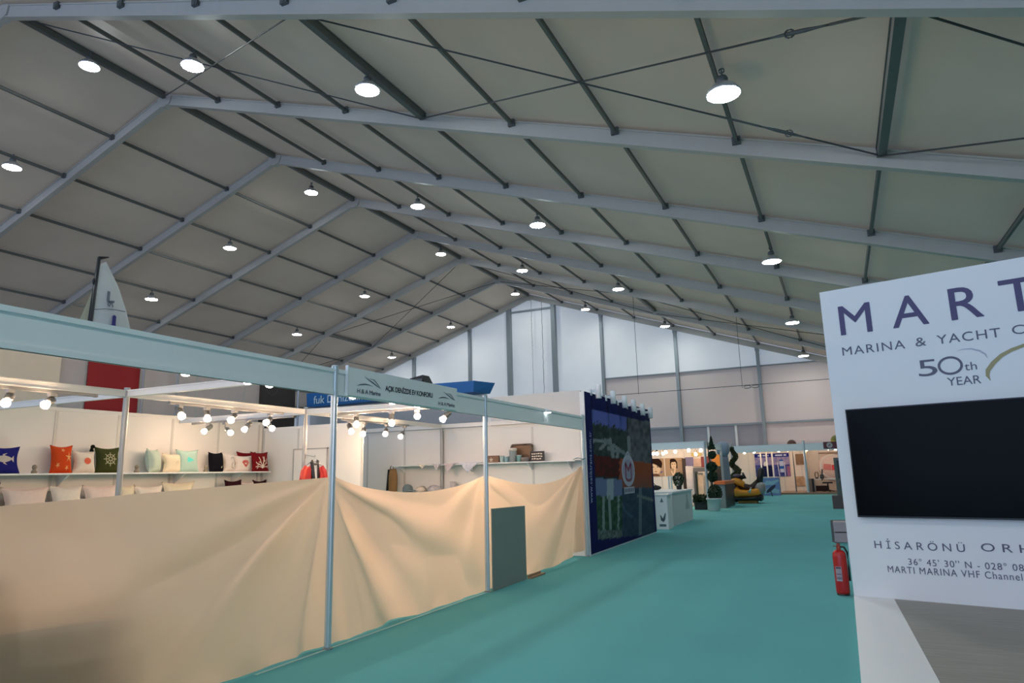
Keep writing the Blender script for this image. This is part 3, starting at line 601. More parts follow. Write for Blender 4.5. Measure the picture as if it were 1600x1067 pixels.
# lower shelf: only the tops show above the sheet
XL2 = XB+.24
def low(u0, u1, vt, m, label, **k):
    ya, yb = U(u0, 765, 'x', XL2).y, U(u1, 765, 'x', XL2).y; cushion('cushion', ya, yb, U((u0+u1)/2, vt, 'x', XL2).z-1.05, XL2, 1.052, m, label, group='cushions on the lower shelf', **k)
low(-40, 5, 754, Fm('maroon', (112, 20, 26)), 'maroon cushion on the lower shelf at the near end')
low(4, 82, 760, Fm('blush', (226, 204, 196)), 'wide blush cushion on the lower shelf below the navy fish one')
low(81, 133, 758, Fm('white', (226, 214, 204)), 'white cushion on the lower shelf below the orange one')
low(132, 188, 757, Fm('blush', (226, 204, 196)), 'blush cushion on the lower shelf below the ship wheel one')
low(187, 214, 757, Fm('ivory', (224, 210, 184)), 'ivory cushion on the lower shelf behind the inner post')
low(213, 258, 758, Fm('white', (226, 214, 204)), 'white cushion on the lower shelf below the mint one')
low(256, 308, 752, Fm('ivory', (224, 210, 184)), 'ivory cushion with raised corner on the lower shelf')
low(354, 381, 749, Fm('darkwine', (52, 22, 28)), 'dark wine cushion on the lower shelf below the narrow white one')
low(380, 400, 752, Fm('blush', (226, 204, 196)), 'blush cushion on the lower shelf below the coral heart one')
low(398, 420, 749, Fm('darkwine', (52, 22, 28)), 'dark wine cushion on the lower shelf at the far end')
for u, lb in ((53, 'between the navy and orange cushions'), (213, 'beside the pale mint cushion'), (321, 'beside the black cushion')):
    P = U(u, 738, 'x', XB+.25); mb = MB(); mb.lathe([(.03, 0), (.035, .02), (.02, .05), (.03, .08), (.022, .105), (.005, .115)], (P.x, P.y, ZS+.001), 12)
    tag(mb.build('figurine', mat('stone_brown', (.26, .21, .15), .7)), 'tiny brown stone figurine on the long shelf '+lb, 'figurine', 'figurines')

# jacket on a hanger against the inner post
J = U(478, 722, 'x', XM+.12); t = thing('jacket', (0, 0, 0), 'red jacket with black collar hanging on the inner post', 'jacket')
MR = mat('jacket_red', (.50, .022, .02), .55, bump=.4, bscale=9); MR2 = mat('jacket_orange_red', (.62, .05, .03), .55)
def torso(i, j):
    a = 2*math.pi*(i*.86+.07); z = -.03-.66*j; w = .05+.16*min(1, j*4.5)**.55+.035*j; d_ = .045+.06*min(1, j*3)
    return (d_*math.cos(a)*(1+.05*math.sin(9*a)), w*math.sin(a), z-.05*(abs(math.sin(a))**2)*(1-min(1, j*2)))
mb = MB(); mb.sheet(torso, 30, 14, (.002, 0, 0)); mb.build('body', MR, t, True)
for sg in (-1, 1):
    mb = MB(); mb.tube([(0, sg*.15, -.10), (.01, sg*.20, -.18), (.02, sg*.235, -.33), (.03, sg*.25, -.50), (.03, sg*.25, -.66)], [.05, .066, .064, .058, .05], 12); mb.build('sleeve', MR2 if sg < 0 else MR, t, True)
mb = MB(); mb.sheet(lambda i, j: (.05+.02*j*math.cos(5.4*(i-.5)), (.065+.02*j)*math.sin(5.4*(i-.5)), -.10+.03*math.cos(5.4*(i-.5))+.09*j-.06*math.cos(5.4*(i-.5))), 18, 3, (.006, 0, 0)); mb.build('collar', M_black, t, True)
dj = lambda j: .045+.06*min(1, j*.72*3)+.012
mb = MB(); mb.sheet(lambda i, j: (dj(j)-.5*((i-.5)*.09*(1-.8*j))**2, (i-.5)*.09*(1-.8*j), -.05-.46*j), 6, 10, (.004, 0, 0)); mb.build('shirt_front', mat('shirt_grey', (.55, .53, .55), .7, var=.35, scale=14), t, True)
for sg in (-1, 1):
    mb = MB(); mb.sheet(lambda i, j, sg=sg: (dj(j)+.004-.03*i, sg*(.034*(1-.8*j)+.062*i*(1-.35*j)), -.02-.50*j), 3, 8, (.006, 0, 0)); mb.build('lapel', M_black, t, True)
mb = MB(); mb.tube([(0, -.19, -.1), (0, -.1, -.04), (0, 0, 0), (0, .1, -.04), (0, .19, -.1)], .009, 8); mb.tube([(0, 0, 0), (0, 0, .04), (0, .02, .065), (0, .035, .05)], .004, 6); mb.build('hanger', M_steel, t)
t.location = (XM+.19, MY[3], J.z+.02); t.rotation_euler = (0, 0, -.45); t.scale = (.8, .74, .9)
mb = MB(); mb.tube([(XM+.03, MY[3], J.z+.11), (XM+.20, MY[3]+.0, J.z+.075), (XM+.21, MY[3], J.z+.10)], .006, 6); tag(mb.build('post_hook', M_steel), 'small steel hook on the inner post above the red jacket', 'hook')

# bag hanging at the end of the draped shelf
P = U(613, 731, 'y', 11.8); t = thing('bag', (P.x, P.y, P.z-.4), 'tan and black bag hanging below the end of the draped shelf', 'bag')
x, y, z = P.x, P.y, P.z
def bagf(i, j):
    a = 2*math.pi*i; w = .105+.012*math.sin(3*j); hh = z-.46*j-.02; k = .75+.25*min(1, j*4); return (x+.02+w*math.sin(a)*k*.9, y+.06*math.cos(a)*k, hh)
mb = MB(); mb.grid(bagf, 24, 10); mb.f.append(tuple(i*11 for i in range(24))); mb.build('body', mat('tan_canvas', (.30, .16, .06), .8), t, True)
mb = MB(); mb.sheet(lambda i, j: (x-.10-.04*j+.02*i, y-.02+.05*i, z-.03-.43*j), 4, 6, (.025, 0, 0)); mb.build('side_panel', M_black, t)
mb = MB(); mb.tube([(x-.04, y-.02, z-.03), (x-.02, y-.03, z+.03), (x+.03, y-.03, z+.03), (x+.05, y-.02, z-.03)], .009, 6); mb.build('strap', M_black, t)
mb = MB(); mb.tube([(x, 11.99, z+.035), (x, y-.03, z+.035), (x, y-.035, z+.055)], .006, 6); tag(mb.build('wall_hook', M_steel), 'steel wall hook holding the tan and black bag', 'hook')

# things on the low shelf behind the sagging sheet
P = U(637, 760, 'y', 11.78); t = thing('cap', (P.x, P.y, 1.17), 'grey-blue cap on the low shelf beside the bag', 'cap'); mc = mat('cap_blue', (.20, .25, .27), .8)
mb = MB(); mb.lathe([(.10, 0), (.105, .05), (.095, .10), (.06, .14), (.01, .155)], (P.x, P.y, 1.172), 20); mb.build('crown', mc, t, True)
mb = MB(); mb.sheet(lambda i, j: (P.x+.04+(.10+.09*j)*math.cos(2.4*(i-.5)-.6), P.y+(.10+.08*j)*math.sin(2.4*(i-.5)-.6), 1.20-.01*j), 10, 4, (0, 0, .006)); mb.build('peak', mc, t, True)
def cloth_heap(u, v, w, h, m, label, y=11.8, z=1.171):
    P = U(u, v, 'y', y); x = P.x; rnd = random.Random(u); ph = rnd.random()*6; mb = MB()
    mb.lathe([(w*.5, 0), (w*.55, h*.35), (w*.42, h*.75), (w*.15, h)], (x, P.y, z), 20)
    for i, p in enumerate(mb.v): p.x += .02*math.sin(3*i+ph); p.y += .015*math.sin(5*i); p.z = max(z, p.z+.012*math.sin(2.3*i+ph))
    return tag(mb.build('folded_cloth', m, None, True), label, 'cloth', 'cloths on the low shelf')
M_flor = mat('floral_cloth', (.60, .53, .54), .9, var=.35, scale=26)
cloth_heap(658, 764, .2, .10, CW, 'small cream cloth heap on the low shelf next to the cap'); cloth_heap(679, 763, .24, .12, M_flor, 'floral cloth heap on the low shelf')
P = U(708, 757, 'y', 11.82); t = thing('mug', (P.x, P.y, 1.17), 'pale patterned mug on the low shelf at the far end', 'mug')
mb = MB(); mb.lathe([(.05, 0), (.06, .01), (.062, .19), (.055, .19), (.05, .02)], (P.x, P.y, 1.171), 20); mb.build('cup', M_flor, t, True)
mb = MB(); mb.tube([(P.x, P.y+.06, 1.31), (P.x, P.y+.1, 1.30), (P.x, P.y+.1, 1.24), (P.x, P.y+.06, 1.22)], .01, 6); mb.build('handle', M_flor, t)

# cloths draped over the shelves
def drape(us, vt, tip, m, label, ax='x', c=XM+.315, back=.22, wob=.012):
    """triangular cloth lying on a shelf and hanging over its front edge; us = pixel ends, tip = lowest pixel"""
    A = U(us[0], vt, ax, c); B = U(us[1], vt, ax, c); Tp = U(tip[0], tip[1], ax, c); zt_ = ZS2+.006
    al = Vector((0, 1, 0)) if ax == 'x' else Vector((1, 0, 0)); inn = Vector((-1, 0, 0)) if ax == 'x' else Vector((0, 1, 0))
    a, b, tt = A.dot(al), B.dot(al), Tp.dot(al); dz = zt_-Tp.z
    def fn(i, j):
        p = a+(b-a)*i
        if j < .3: k = 1-j/.3; return al*p+inn*((-c if ax == 'x' else c)+back*k)+Vector((0, 0, zt_+.006+.008*math.sin(9*i+5*k)))
        k = (j-.3)/.7; peak = max(0, 1-abs(p-tt)/max(1e-3, (tt-a if p < tt else b-tt))); return al*(p+(tt-p)*.25*k)+inn*((-c if ax == 'x' else c)-.012-wob*abs(math.sin(12*i+2*k))*(.4+k))+Vector((0, 0, zt_-dz*peak*k))
    mb = MB(); mb.sheet(fn, 26, 14, inn*.004); return tag(mb.build('draped_cloth', m, None, True), label, 'cloth', 'cloths draped over the shelves')
drape((653, 668), 725, (660, 732), CW, 'small white cloth draped over the shelf near the bag', 'y', 11.70)
drape((675, 689), 722, (683, 735), M_flor, 'pinkish floral cloth draped before the inner post', 'y', 11.69)
drape((692, 714), 722, (700, 738), mat('pink_floral', (.58, .47, .49), .9, var=.35, scale=24), 'pink floral cloth hanging just past the inner post', 'y', 11.70)
drape((716, 752), 719, (731, 739), mat('white_floral', (.62, .60, .66), .9, var=.25, scale=22), 'large white patterned cloth hanging over the end shelf', 'y', 11.70)
# things on the end shelf
YS = 11.84
def sx(u, v=715): return U(u, v, 'y', YS).x
def sz(v, u): return U(u, v, 'y', YS).z
z = ZS2+.001
mb = MB(); x0, x1 = sx(761), sx(782); t = thing('wooden_box', ((x0+x1)/2, YS, z), 'brown wooden box with a pale star on the end shelf', 'box'); hh = sz(712, 770)-z
MB().bbox((x0, YS-.07, z), (x1, YS+.07, z+hh*.75), .006).build('body', mat('box_brown', (.17, .075, .035), .5), t)
MB().bbox((x0-.004, YS-.074, z+hh*.76), (x1+.004, YS+.074, z+hh), .006).build('lid', mat('box_brown', (.17, .075, .035), .5), t)
mb = MB(); PS = Plane(((x0+x1)/2-.02, YS-.07, z+hh*.42), (1, 0, 0), (0, 0, 1), (0, -1, 0))
for p, w in star(0, 0, .04, .3, .022): stroke(mb, PS, p, w, .003)
mb.build('star', CW, t)
def cup(u0, u1, vt, m, label, marb=False, name='cup'):
    x0, x1 = sx(u0), sx(u1); r = (x1-x0)/2; hh = sz(vt, (u0+u1)/2)-z; c = ((x0+x1)/2, YS-.05, z)
    t = thing(name, c, label, 'cup', 'cups on the end shelf'); mb = MB(); mb.lathe([(r*.85, 0), (r*.9, .004), (r, hh), (r*.88, hh), (r*.8, .01)], c, 22); mb.build('body', m, t, True)
    mb = MB(); mb.lathe([(r*1.02, hh-.012), (r*1.06, hh-.006), (r*1.02, hh)], c, 22); mb.build('rim', mat('cup_rim', (.6, .58, .55), .4), t, True)
    if marb: mb = MB(); mb.lathe([(r*1.04, hh*.82), (r*1.06, hh), (r*.5, hh+.012)], c, 22); mb.build('lid', mat('marble_lid', (.62, .56, .48), .4, var=.5, scale=30), t, True)
cup(783, 790, 712, mat('cup_aqua', (.32, .42, .42), .4), 'aqua cup beside the brown box'); cup(790, 797, 713, mat('cup_aqua2', (.22, .36, .38), .4), 'darker aqua cup left of the tall canister')
cup(798, 809, 701, mat('canister_grey', (.22, .25, .25), .4), 'tall grey canister with marbled lid in front of the tray', True, 'canister'); cup(809, 817, 711, mat('cup_teal', (.16, .30, .28), .4), 'short teal cup right of the tall canister')
x0, x1 = sx(795), sx(830); hh = sz(693, 812)-z; t = thing('tray', ((x0+x1)/2, YS+.09, z), 'brown rounded tray leaning against the end partition', 'tray')
def rr(x0, x1, z0, z1, r, y, n=5):
    o = []
    for cx, cz_, a0 in ((x1-r, z1-r, 0), (x0+r, z1-r, 90), (x0+r, z0+r, 180), (x1-r, z0+r, 270)):
        for k in range(n+1): a = math.radians(a0+90*k/n); o.append((cx+r*math.cos(a), y, cz_+r*math.sin(a)))
    return o
MB().prism(rr(x0, x1, z, z+hh, .05, YS+.09), (0, .012, 0)).build('base', mat('tray_tan', (.20, .10, .045), .55), t)
mb = MB(); mb.tube(rr(x0+.02, x1-.02, z+.02, z+hh-.02, .05, YS+.08)+[rr(x0+.02, x1-.02, z+.02, z+hh-.02, .05, YS+.08)[0]], .02, 8); mb.build('rim', mat('tray_rim', (.16, .11, .075), .5), t, True)
P = U(822, 716, 'y', YS); t = thing('woven_bowl', (P.x, YS-.08, z), 'dark woven bowl between teal cup and black sign', 'bowl'); mb = MB(); mb.lathe([(.06, 0), (.085, .04), (.088, .08), (.078, .08), (.05, .01)], (P.x, YS-.05, z), 20); mb.build('bowl', mat('woven', (.22, .19, .18), .8, var=.5, scale=60), t, True)
mb = MB(); mb.tube([(P.x+.085*math.cos(a), YS-.05, z+.06+.075*math.sin(a)) for a in [k*math.pi/10 for k in range(11)]], .006, 6); mb.build('handle', M_black, t)
x0, x1 = sx(830), sx(851); hh = sz(705, 840)-z; t = thing('block_sign', ((x0+x1)/2, YS, z), 'small black block sign with white lettering on the end shelf', 'sign')
MB().box((x0, YS-.05, z), (x1, YS-.005, z+hh)).build('block', mat('sign_black', (.02, .012, .012), .5), t)
PS = Plane((x0, YS-.05, z), (1, 0, 0), (0, 0, 1), (0, -1, 0)); mb = MB(); w_ = x1-x0; rnd = random.Random(4)
for r_ in range(3):
    xx = w_*.12
    while xx < w_*.86:
        l_ = rnd.uniform(.02, .05); stroke(mb, PS, [(xx, hh*(.75-.25*r_)), (min(xx+l_, w_*.9), hh*(.75-.25*r_)+rnd.uniform(-.006, .006))], hh*.11, .002); xx += l_+.012
mb.build('lettering', CW, t)
P = U(907, 719, 'y', YS); mb = MB(); mb.sheet(lambda i, j: (P.x-.1+.17*i, YS-.12+.2*j, z+.012+.03*abs(math.sin(3*i+j))), 8, 6, (0, 0, -.01)); tag(mb.build('folded_napkin', mat('teal_napkin', (.12, .22, .24), .8)), 'folded teal napkin at the right end of the end shelf', 'napkin')

# ================================================================== BLUE PRINTED WALL OF THE NEXT BOOTH
XW = -4.2
ya, yb, zt = 12.0, U(1020, 735, 'x', XW).y, 2.97
t = thing('display_wall', (XW-.05, (ya+yb)/2, 0), 'tall navy display wall printed with a boatyard collage, along the aisle', 'display wall', kind='thing')
MB().box((XW-.1, ya, 0), (XW-.006, yb, zt)).build('core', M_white2, t)
PW = Plane((XW, 0, 0), (0, 1, 0), (0, 0, 1), (1, 0, 0))
def inpoly(x, y, P):
    c = False
    for (a, b), (d, e) in zip(P, P[1:]+P[:1]):
        if (b > y) != (e > y) and x < (d-a)*(y-b)/(e-b)+a: c = not c
    return c
def near(x, y, pts):
    m = 1e9
    for (a, b), (d, e) in zip(pts, pts[1:]):
        l2 = (d-a)**2+(e-b)**2; k = max(0, min(1, ((x-a)*(d-a)+(y-b)*(e-b))/l2)); m = min(m, math.hypot(x-a-k*(d-a), y-b-k*(e-b)))
    return m
def hsh(*a):
    x = math.sin(a[0]*12.9898+a[1]*78.233)*43758.5453; return x-math.floor(x)
def vn(x, y):
    i, j = math.floor(x), math.floor(y); f, g = x-i, y-j; f = f*f*(3-2*f); g = g*g*(3-2*g)
    return (hsh(i, j)*(1-f)+hsh(i+1, j)*f)*(1-g)+(hsh(i, j+1)*(1-f)+hsh(i+1, j+1)*f)*g
def mixc(a, b, k): return tuple(p+(q-p)*k for p, q in zip(a, b))
L_ = lambda r, g, b: s2l((r, g, b))
def bluewall(s, q, P):
    u, v = pix(P); X, Y = (u-900)*3.95, (v-600)*3.95
    navy = L_(14, 22, 78); n1 = vn(X/14, Y/22); n2 = vn(X/6+9, Y/9)
    if not inpoly(X, Y, [(97, 160), (452, 232), (487, 925), (137, 960)]): return navy
    c = L_(38, 52, 50)
    if Y < 420+.15*X:
        c = mixc(L_(26, 42, 40), L_(60, 74, 72), n1)
        if X > 320: c = mixc(L_(60, 66, 70), L_(108, 110, 116), n1)
        if Y < 215+40*n2+.25*(X-100) and X < 312: c = L_(92, 100, 170)
        if min(near(X, Y, [(105, 350), (180, 350), (240, 385), (300, 430)]), near(X, Y, [(150, 400), (210, 340), (230, 450)]), near(X, Y, [(325, 330), (330, 460), (290, 420)]), near(X, Y, [(200, 395), (260, 420), (235, 540)])) < 7+6*n2: c = mixc(L_(130, 138, 140), c, .3*n1)
    elif X > 255+30*n1 and Y < 690: c = mixc(L_(150, 74, 46), L_(96, 82, 80), min(1, max(0, (abs(Y-500)-40)/160))*(.6+.6*n1))
    elif Y < 572: c = mixc(L_(92, 26, 22), L_(58, 30, 34), n1)
    if Y > 572+.06*X and X < 285:
        c = L_(104, 116, 150) if Y < 690 else mixc(L_(24, 54, 38), L_(62, 92, 72), n1)
        if 190 < X < 232 and Y < 712: c = L_(150, 164, 174)
        if Y > 690 and (abs(X-205-.05*(Y-700)) < 8 or abs(X-170) < 6+4*n2 or abs(X-262) < 10*n2): c = L_(128, 142, 138)
        if Y > 900: c = mixc(L_(120, 132, 130), L_(40, 62, 56), n2)
    elif Y > 640: 
        c = mixc(L_(34, 56, 78), L_(58, 76, 92), n1)
        if abs(X-397) < 9: c = L_(96, 112, 122)
        if near(X, Y, [(385, 690), (470, 715)]) < 9: c = L_(104, 116, 116)
        if near(X, Y, [(270, 700), (300, 780), (345, 820)]) < 6: c = L_(70, 90, 112)
    return c
poster('printed_sheet', PW, ya, yb, .03, zt, 150, 100, bluewall, t)
mb = MB(); P0 = PW.loc(U(925, 786, 'x', XW)); P1 = PW.loc(U(920, 674, 'x', XW)); vs, fs = glyphs('www.caliktrans.com.tr', 0, 1.05); a = min(v.x for v in vs); b = max(v.x for v in vs); k = (P1[1]-P0[1])/(b-a)
mb.add([PW.at(P0[0]+.02-v.y*.21+(P1[0]-P0[0]+.1)*(v.x-a)/(b-a), P0[1]+(v.x-a)*k, .006) for v in vs], fs); mb.build('web_address', mat('pale_blue_letter', (.34, .40, .62), .5), t)
ec = PW.loc(U(981.5, 735, 'x', XW)); ew = .46; eh = .29
mb = MB(); stroke(mb, PW, [(ec[0]+ew*math.cos(a), ec[1]+eh*math.sin(a)) for a in [k*math.pi/16 for k in range(33)]], .1, .006); stroke(mb, PW, [(ec[0]-.40, ec[1]-.42), (ec[0]+.40, ec[1]-.42)], .14, .006); stroke(mb, PW, [(ec[0]-.14, ec[1]+.33), (ec[0], ec[1]+.40), (ec[0]+.14, ec[1]+.33)], .05, .006); em = mb.build('oval_emblem', mat('emblem_grey', (.42, .42, .52), .5), t)
mb = MB(); fan(mb, PW, [(ec[0]+ew*.86*math.cos(a), ec[1]+eh*.88*math.sin(a)) for a in [k*math.pi/12 for k in range(24)]], .0055); mb.build('oval_ground', mat('emblem_lilac', (.30, .30, .42), .5), em)
mb = MB()
for p, w in (([(-.17, -.36), (-.17, .30)], .08), ([(.17, -.36), (.17, .30)], .08), ([(-.17, .30), (0, .02), (.17, .30)], .09), ([(-.17, -.36), (0, -.42), (.17, -.36)], .06)): stroke(mb, PW, [(ec[0]+x*1.25, ec[1]+z*.52) for x, z in p], w, .0075)
mb.build('red_monogram', mat('emblem_red', (.22, .02, .07), .5), em)
mb = MB()
for k in range(6): stroke(mb, PW, [(ec[0]-.33+.12*k, ec[1]-.46), (ec[0]-.30+.12*k, ec[1]-.38)], .05, .0075)
mb.build('emblem_lettering', M_navy, em)
mb = MB(); mb.box((XW-2.0, 12.03, 0), (XW-.1, 12.11, 3.0)); tag(mb.build('booth_side_wall', mat('side_wall_grey', (.62, .60, .58), .65, var=.02, scale=2)), 'plain white tall wall turning back from the navy display wall', 'wall', kind='thing')
sp0 = None
for k, (u, v) in enumerate(((935, 612), (958, 621), (976, 628), (990, 634), (1004, 640), (1016, 645))):
    P = U(u, v, 'x', XW+.16)
    if sp0 is None:
        t = thing('cylinder_spotlight', P, '', 'spotlight', 'cylinder spotlights on the display wall'); sp0 = t
        mb = MB(); mb.lathe([(.05, -.13), (.056, -.125), (.056, .13), (.05, .135)], P, 20); mb.build('barrel', M_white2, t, True)
        mb = MB(); mb.bar(P+Vector((-.05, 0, .02)), P+Vector((-.156, 0, .02)), .03, .05); mb.box((P.x-.158, P.y-.04, P.z-.06), (P.x-.14, P.y+.04, P.z+.06)); mb.build('arm', M_white2, t)
        mb = MB(); mb.lathe([(.04, -.134), (.045, -.13)], P, 16); mb.build('lens', M_black, t)
    else: t = copy_thing(sp0, ''); t.location = P
    t['label'] = 'white cylinder spotlight on the navy display wall top, %s' % ['first at the near end', 'second from the near end', 'third from the near end', 'fourth from the near end', 'fifth from the near end', 'last at the far end'][k]

# ================================================================== BOOTHS BEHIND
partition((-13, 3, 0), (-13, 13.75, 0), 4.05, [1.5, 3.3, 4.62, 5.15, 6.3, 7.7, 9.1, 10.0], 'tall grey-lilac partition behind the booth', mat('lilac_panel', (.60, .51, .49), .6))
mb = MB(); mb.box((-12.985, 4.0, 2.62), (-12.93, U(92, 590, 'x', -12.95).y, 4.0)); tag(mb.build('cream_panel', mat('cream_panel', (.88, .72, .56), .6)), 'cream panel fixed high on the tall partition at the near end', 'panel')
a, b = U(136, 600, 'x', -12.95), U(216, 610, 'x', -12.95); t = thing('red_banner', (-12.96, (a.y+b.y)/2, 2.6), 'plain red banner hanging on the tall partition', 'banner')
mb = MB(); mb.sheet(lambda i, j: (-12.95+.01*math.sin(7*i), a.y+(b.y-a.y)*i, 2.72+1.2*j), 12, 4, (-.02, 0, 0)); mb.build('cloth', M_redpanel, t); mb = MB(); mb.tube([(-12.95, a.y-.03, 3.93), (-12.95, b.y+.03, 3.93)], .02, 8); mb.build('rod', M_steel, t)
a, b = U(409, 620, 'x', -12.9), U(461, 630, 'x', -12.9); t = thing('dark_screen', (-12.94, (a.y+b.y)/2, 2.9), 'dark brown screen hung on the tall partition beside the blue sign', 'screen')
MB().box((-12.985, a.y, 2.75), (-12.9, b.y, 3.86)).build('body', M_brown, t)
PBk = Plane((-12.9, 0, 0), (0, 1, 0), (0, 0, 1), (1, 0, 0)); mb = MB(); stroke(mb, PBk, arc((a.y*.72+b.y*.28), 3.80, .2, 3.3, 6.1, 10), .012); mb.build('faint_ring', mat('faint_grey', (.10, .09, .09), .5), t)
for u, lb in ((222, 'tall pole beside the red banner'), (276, 'tall thin pole between the red banner and the dark screen'), (466, 'tall pole between the dark screen and the blue sign')):
    P = U(u, 620, 'x', -12.85); mb = MB(); mb.tube([(-12.85, P.y, 0), (-12.85, P.y, 4.1)], .025, 8); tag(mb.build('pole', M_steel), 'steel '+lb, 'pole', 'poles by the tall partition')
t = thing('blue_sign', (-10.2, 14.0, 3.37), 'long blue block sign reading fuk Denizcilik above the booth', 'sign')
mb = MB(); x0, x1 = -12.75, -7.66
mb.hexa([(x0, 14, 3.37), (x1-.0, 14, 3.41), (x1+.13, 14.6, 3.41), (x0, 14.6, 3.37), (x0, 13.97, 3.73), (x1+.03, 13.97, 3.67), (x1+.25, 14.65, 3.67), (x0, 14.65, 3.73)]); mb.build('block', M_blue, t)
PS = Plane((0, 13.965, 0), (1, 0, 0), (0, 0, 1), (0, -1, 0)); a = U(490, 634, 'y', 13.96); b = U(567, 627, 'y', 13.96)
mb = MB(); write(mb, PS, 'fuk Denizcilik', a.x, b.x+.0, 3.435, .20, .003, 1.0, .012); mb.build('lettering', mat('pale_blue_white', (.55, .70, .78), .5), t)
mb = MB(); mb.box((-12.9, 14.3, 0), (-7.5, 14.4, 3.37)); tag(mb.build('booth_back_wall', mat('grey_panel', (.42, .42, .42), .6)), 'grey wall carrying the blue block sign', 'wall', kind='thing')
P = U(656, 594, 'y', 14.3); t = thing('loudspeaker', (P.x, 14.3, 3.7), 'black wedge loudspeaker lying on the blue block sign', 'loudspeaker')
mb = MB(); mb.hexa([(P.x-.35, 14.1, 3.70), (P.x+.3, 14.1, 3.70), (P.x+.3, 14.5, 3.70), (P.x-.35, 14.5, 3.70), (P.x-.2, 14.15, 3.9), (P.x+.18, 14.15, 3.96), (P.x+.18, 14.45, 3.96), (P.x-.2, 14.45, 3.9)]); mb.build('cabinet', M_black, t)
mb = MB(); mb.box((P.x-.2, 14.085, 3.72), (P.x+.2, 14.1, 3.86)); mb.build('grille', M_bracket, t)

# sail boat standing beyond: mast, sails, hull
XS = -24.0; K = XS/-16.5
def SP(u, v): return U(u, v, 'x', XS)
t = thing('sailing_boat', (XS, SP(140, 505).y, 0), 'small sailing boat with dark mast and white sail rising behind the long fascia', 'sailing boat')
top, low_ = SP(155, 402), SP(140, 505); dn = (low_-top)/(low_.z-top.z); foot = top+dn*(1.6-top.z)
mb = MB(); mb.tube([foot, low_, top], [.09, .085, .06], 10); mb.build('mast', mat('mast_black', (.02, .024, .028), .4), t, True)
mb = MB(); mb.tube([top+Vector((0, 0, -.03)), SP(170, 402)], [.07, .02], 8); mb.ball(SP(148, 440)+Vector((0, 0, 0)), (.05, .1, .14), 8, 6); mb.build('mast_crane', M_black, t)
lu = [SP(156, 412), SP(152, 440), SP(147, 480), SP(143, 505)]; le = [SP(166, 409), SP(185, 448), SP(197, 485), SP(204, 516)]
lu.append(foot+Vector((0, .12, .9))); le.append(le[-1]+(le[-1]-le[-2])*1.6)
def lerp(L_, q): x = q*(len(L_)-1); i = min(int(x), len(L_)-2); return L_[i].lerp(L_[i+1], x-i)
def sail(i, j): p = lerp(lu, 1-j); q = lerp(le, 1-j); c = p.lerp(q, i); c.x += .14*math.sin(math.pi*i)*math.sin(math.pi*min(1, j*1.1)); return c
mb = MB(); mb.sheet(sail, 20, 26, (-.006, 0, 0)); sl = mb.build('mainsail', mat('sail_cloth', (.74, .78, .78), .6, trans=.2), t, True)
def PSL(x): return Plane((XS+x, 0, 0), (0, 1, 0), (0, 0, 1), (1, 0, 0))
pp = PSL(.22); lc = lambda u, v: pp.loc(U(u, v, 'x', XS+.22)); mk = mat('sail_navy', (.02, .025, .20), .5); mk2 = mat('sail_grey', (.16, .19, .24), .5)
a, b = lc(170.5, 506), lc(180.5, 494); mb = MB(); write(mb, pp, 'J', a[0], b[0], a[1], b[1]-a[1], .03); stroke(mb, pp, [lc(169, 508.5), lc(181, 509)], .07); mb.build('class_letter', mk, sl)
a, b = lc(167, 468), lc(177, 457); mb = MB(); write(mb, pp, 'J', a[0], b[0], a[1], b[1]-a[1], .01, mirror=True); stroke(mb, pp, [lc(167, 470.5), lc(179, 471)], .05); a = lc(168, 478); b = lc(178, 472.5); write(mb, pp, '70', a[0], b[0], a[1], b[1]-a[1], .01, mirror=True); mb.build('mirrored_class_mark', mk2, sl)
mb = MB(); stroke(mb, pp, [lc(147, 483.5), lc(165, 482.5), lc(180, 484), lc(196, 487)], .03); mb.build('batten', mk2, sl)
mb = MB(); mb.sheet(lambda i, j: SP(144, 455).lerp(SP(122, 505), j).lerp(SP(144, 455).lerp(SP(137, 505), j), i), 6, 8, (-.006, 0, 0)); mb.build('jib', mat('jib_cloth', (.62, .62, .50), .6, trans=.3), t)
mb = MB(); hb = foot.z-.5; hy = foot.y
def hull(i, j):
    y = -2.6+6.2*i; w = 1.05*max(.02, (1-abs((i-.52)*1.9)**2.4))**.6; a = math.pi*j; return (XS+w*math.cos(a), hy+y, hb+.55-.7*math.sin(a)*w**.5)
mb.grid(hull, 20, 12); mb.build('hull', M_white, t, True)
mb = MB(); mb.prism([(XS-.9, hy-1.4, hb+.5), (XS+.9, hy-1.4, hb+.5), (XS+.95, hy+2.6, hb+.5), (XS-.95, hy+2.6, hb+.5)], (0, 0, .06)); mb.build('deck', M_white2, t)
for yy in (-1.2, 1.6):
    mb = MB(); mb.bar((XS, hy+yy, hb+.05), (XS, hy+yy, 0), 1.2, .12, (0, 1, 0)); mb.build('cradle', M_alu, t)

# ================================================================== WHITE STAND AT THE RIGHT
D = Vector((1.943, -.481, 0)).normalized(); NS = Vector((D.y, -D.x, 0)); PO = Vector((-.017, 8.795, 0)); PST = Plane(PO, D, (0, 0, 1), NS)
WL, HT = 3.0, 3.55
t = thing('stand_wall', PO, 'tall white exhibition stand wall with purple lettering and a black television', 'stand wall', kind='thing')
mb = MB(); mb.hexa([PST.at(0, .06, 0), PST.at(0, .06, -.35), PST.at(WL, .06, -.35), PST.at(WL, .06, 0), PST.at(0, HT, 0), PST.at(0, HT, -.35), PST.at(WL, HT, -.35), PST.at(WL, HT, 0)][::1]); mb.build('panel', M_white, t)
for ch, x0, x1 in (('M', .188, .524), ('A', .737, 1.088), ('R', 1.30, 1.59), ('T', 1.75, 2.06)):
    mb = MB(); write(mb, PST, ch, x0, x1, 2.993, .345, .003, d=.004)
    mb.build('letter', M_navyletter, t)
ML = []
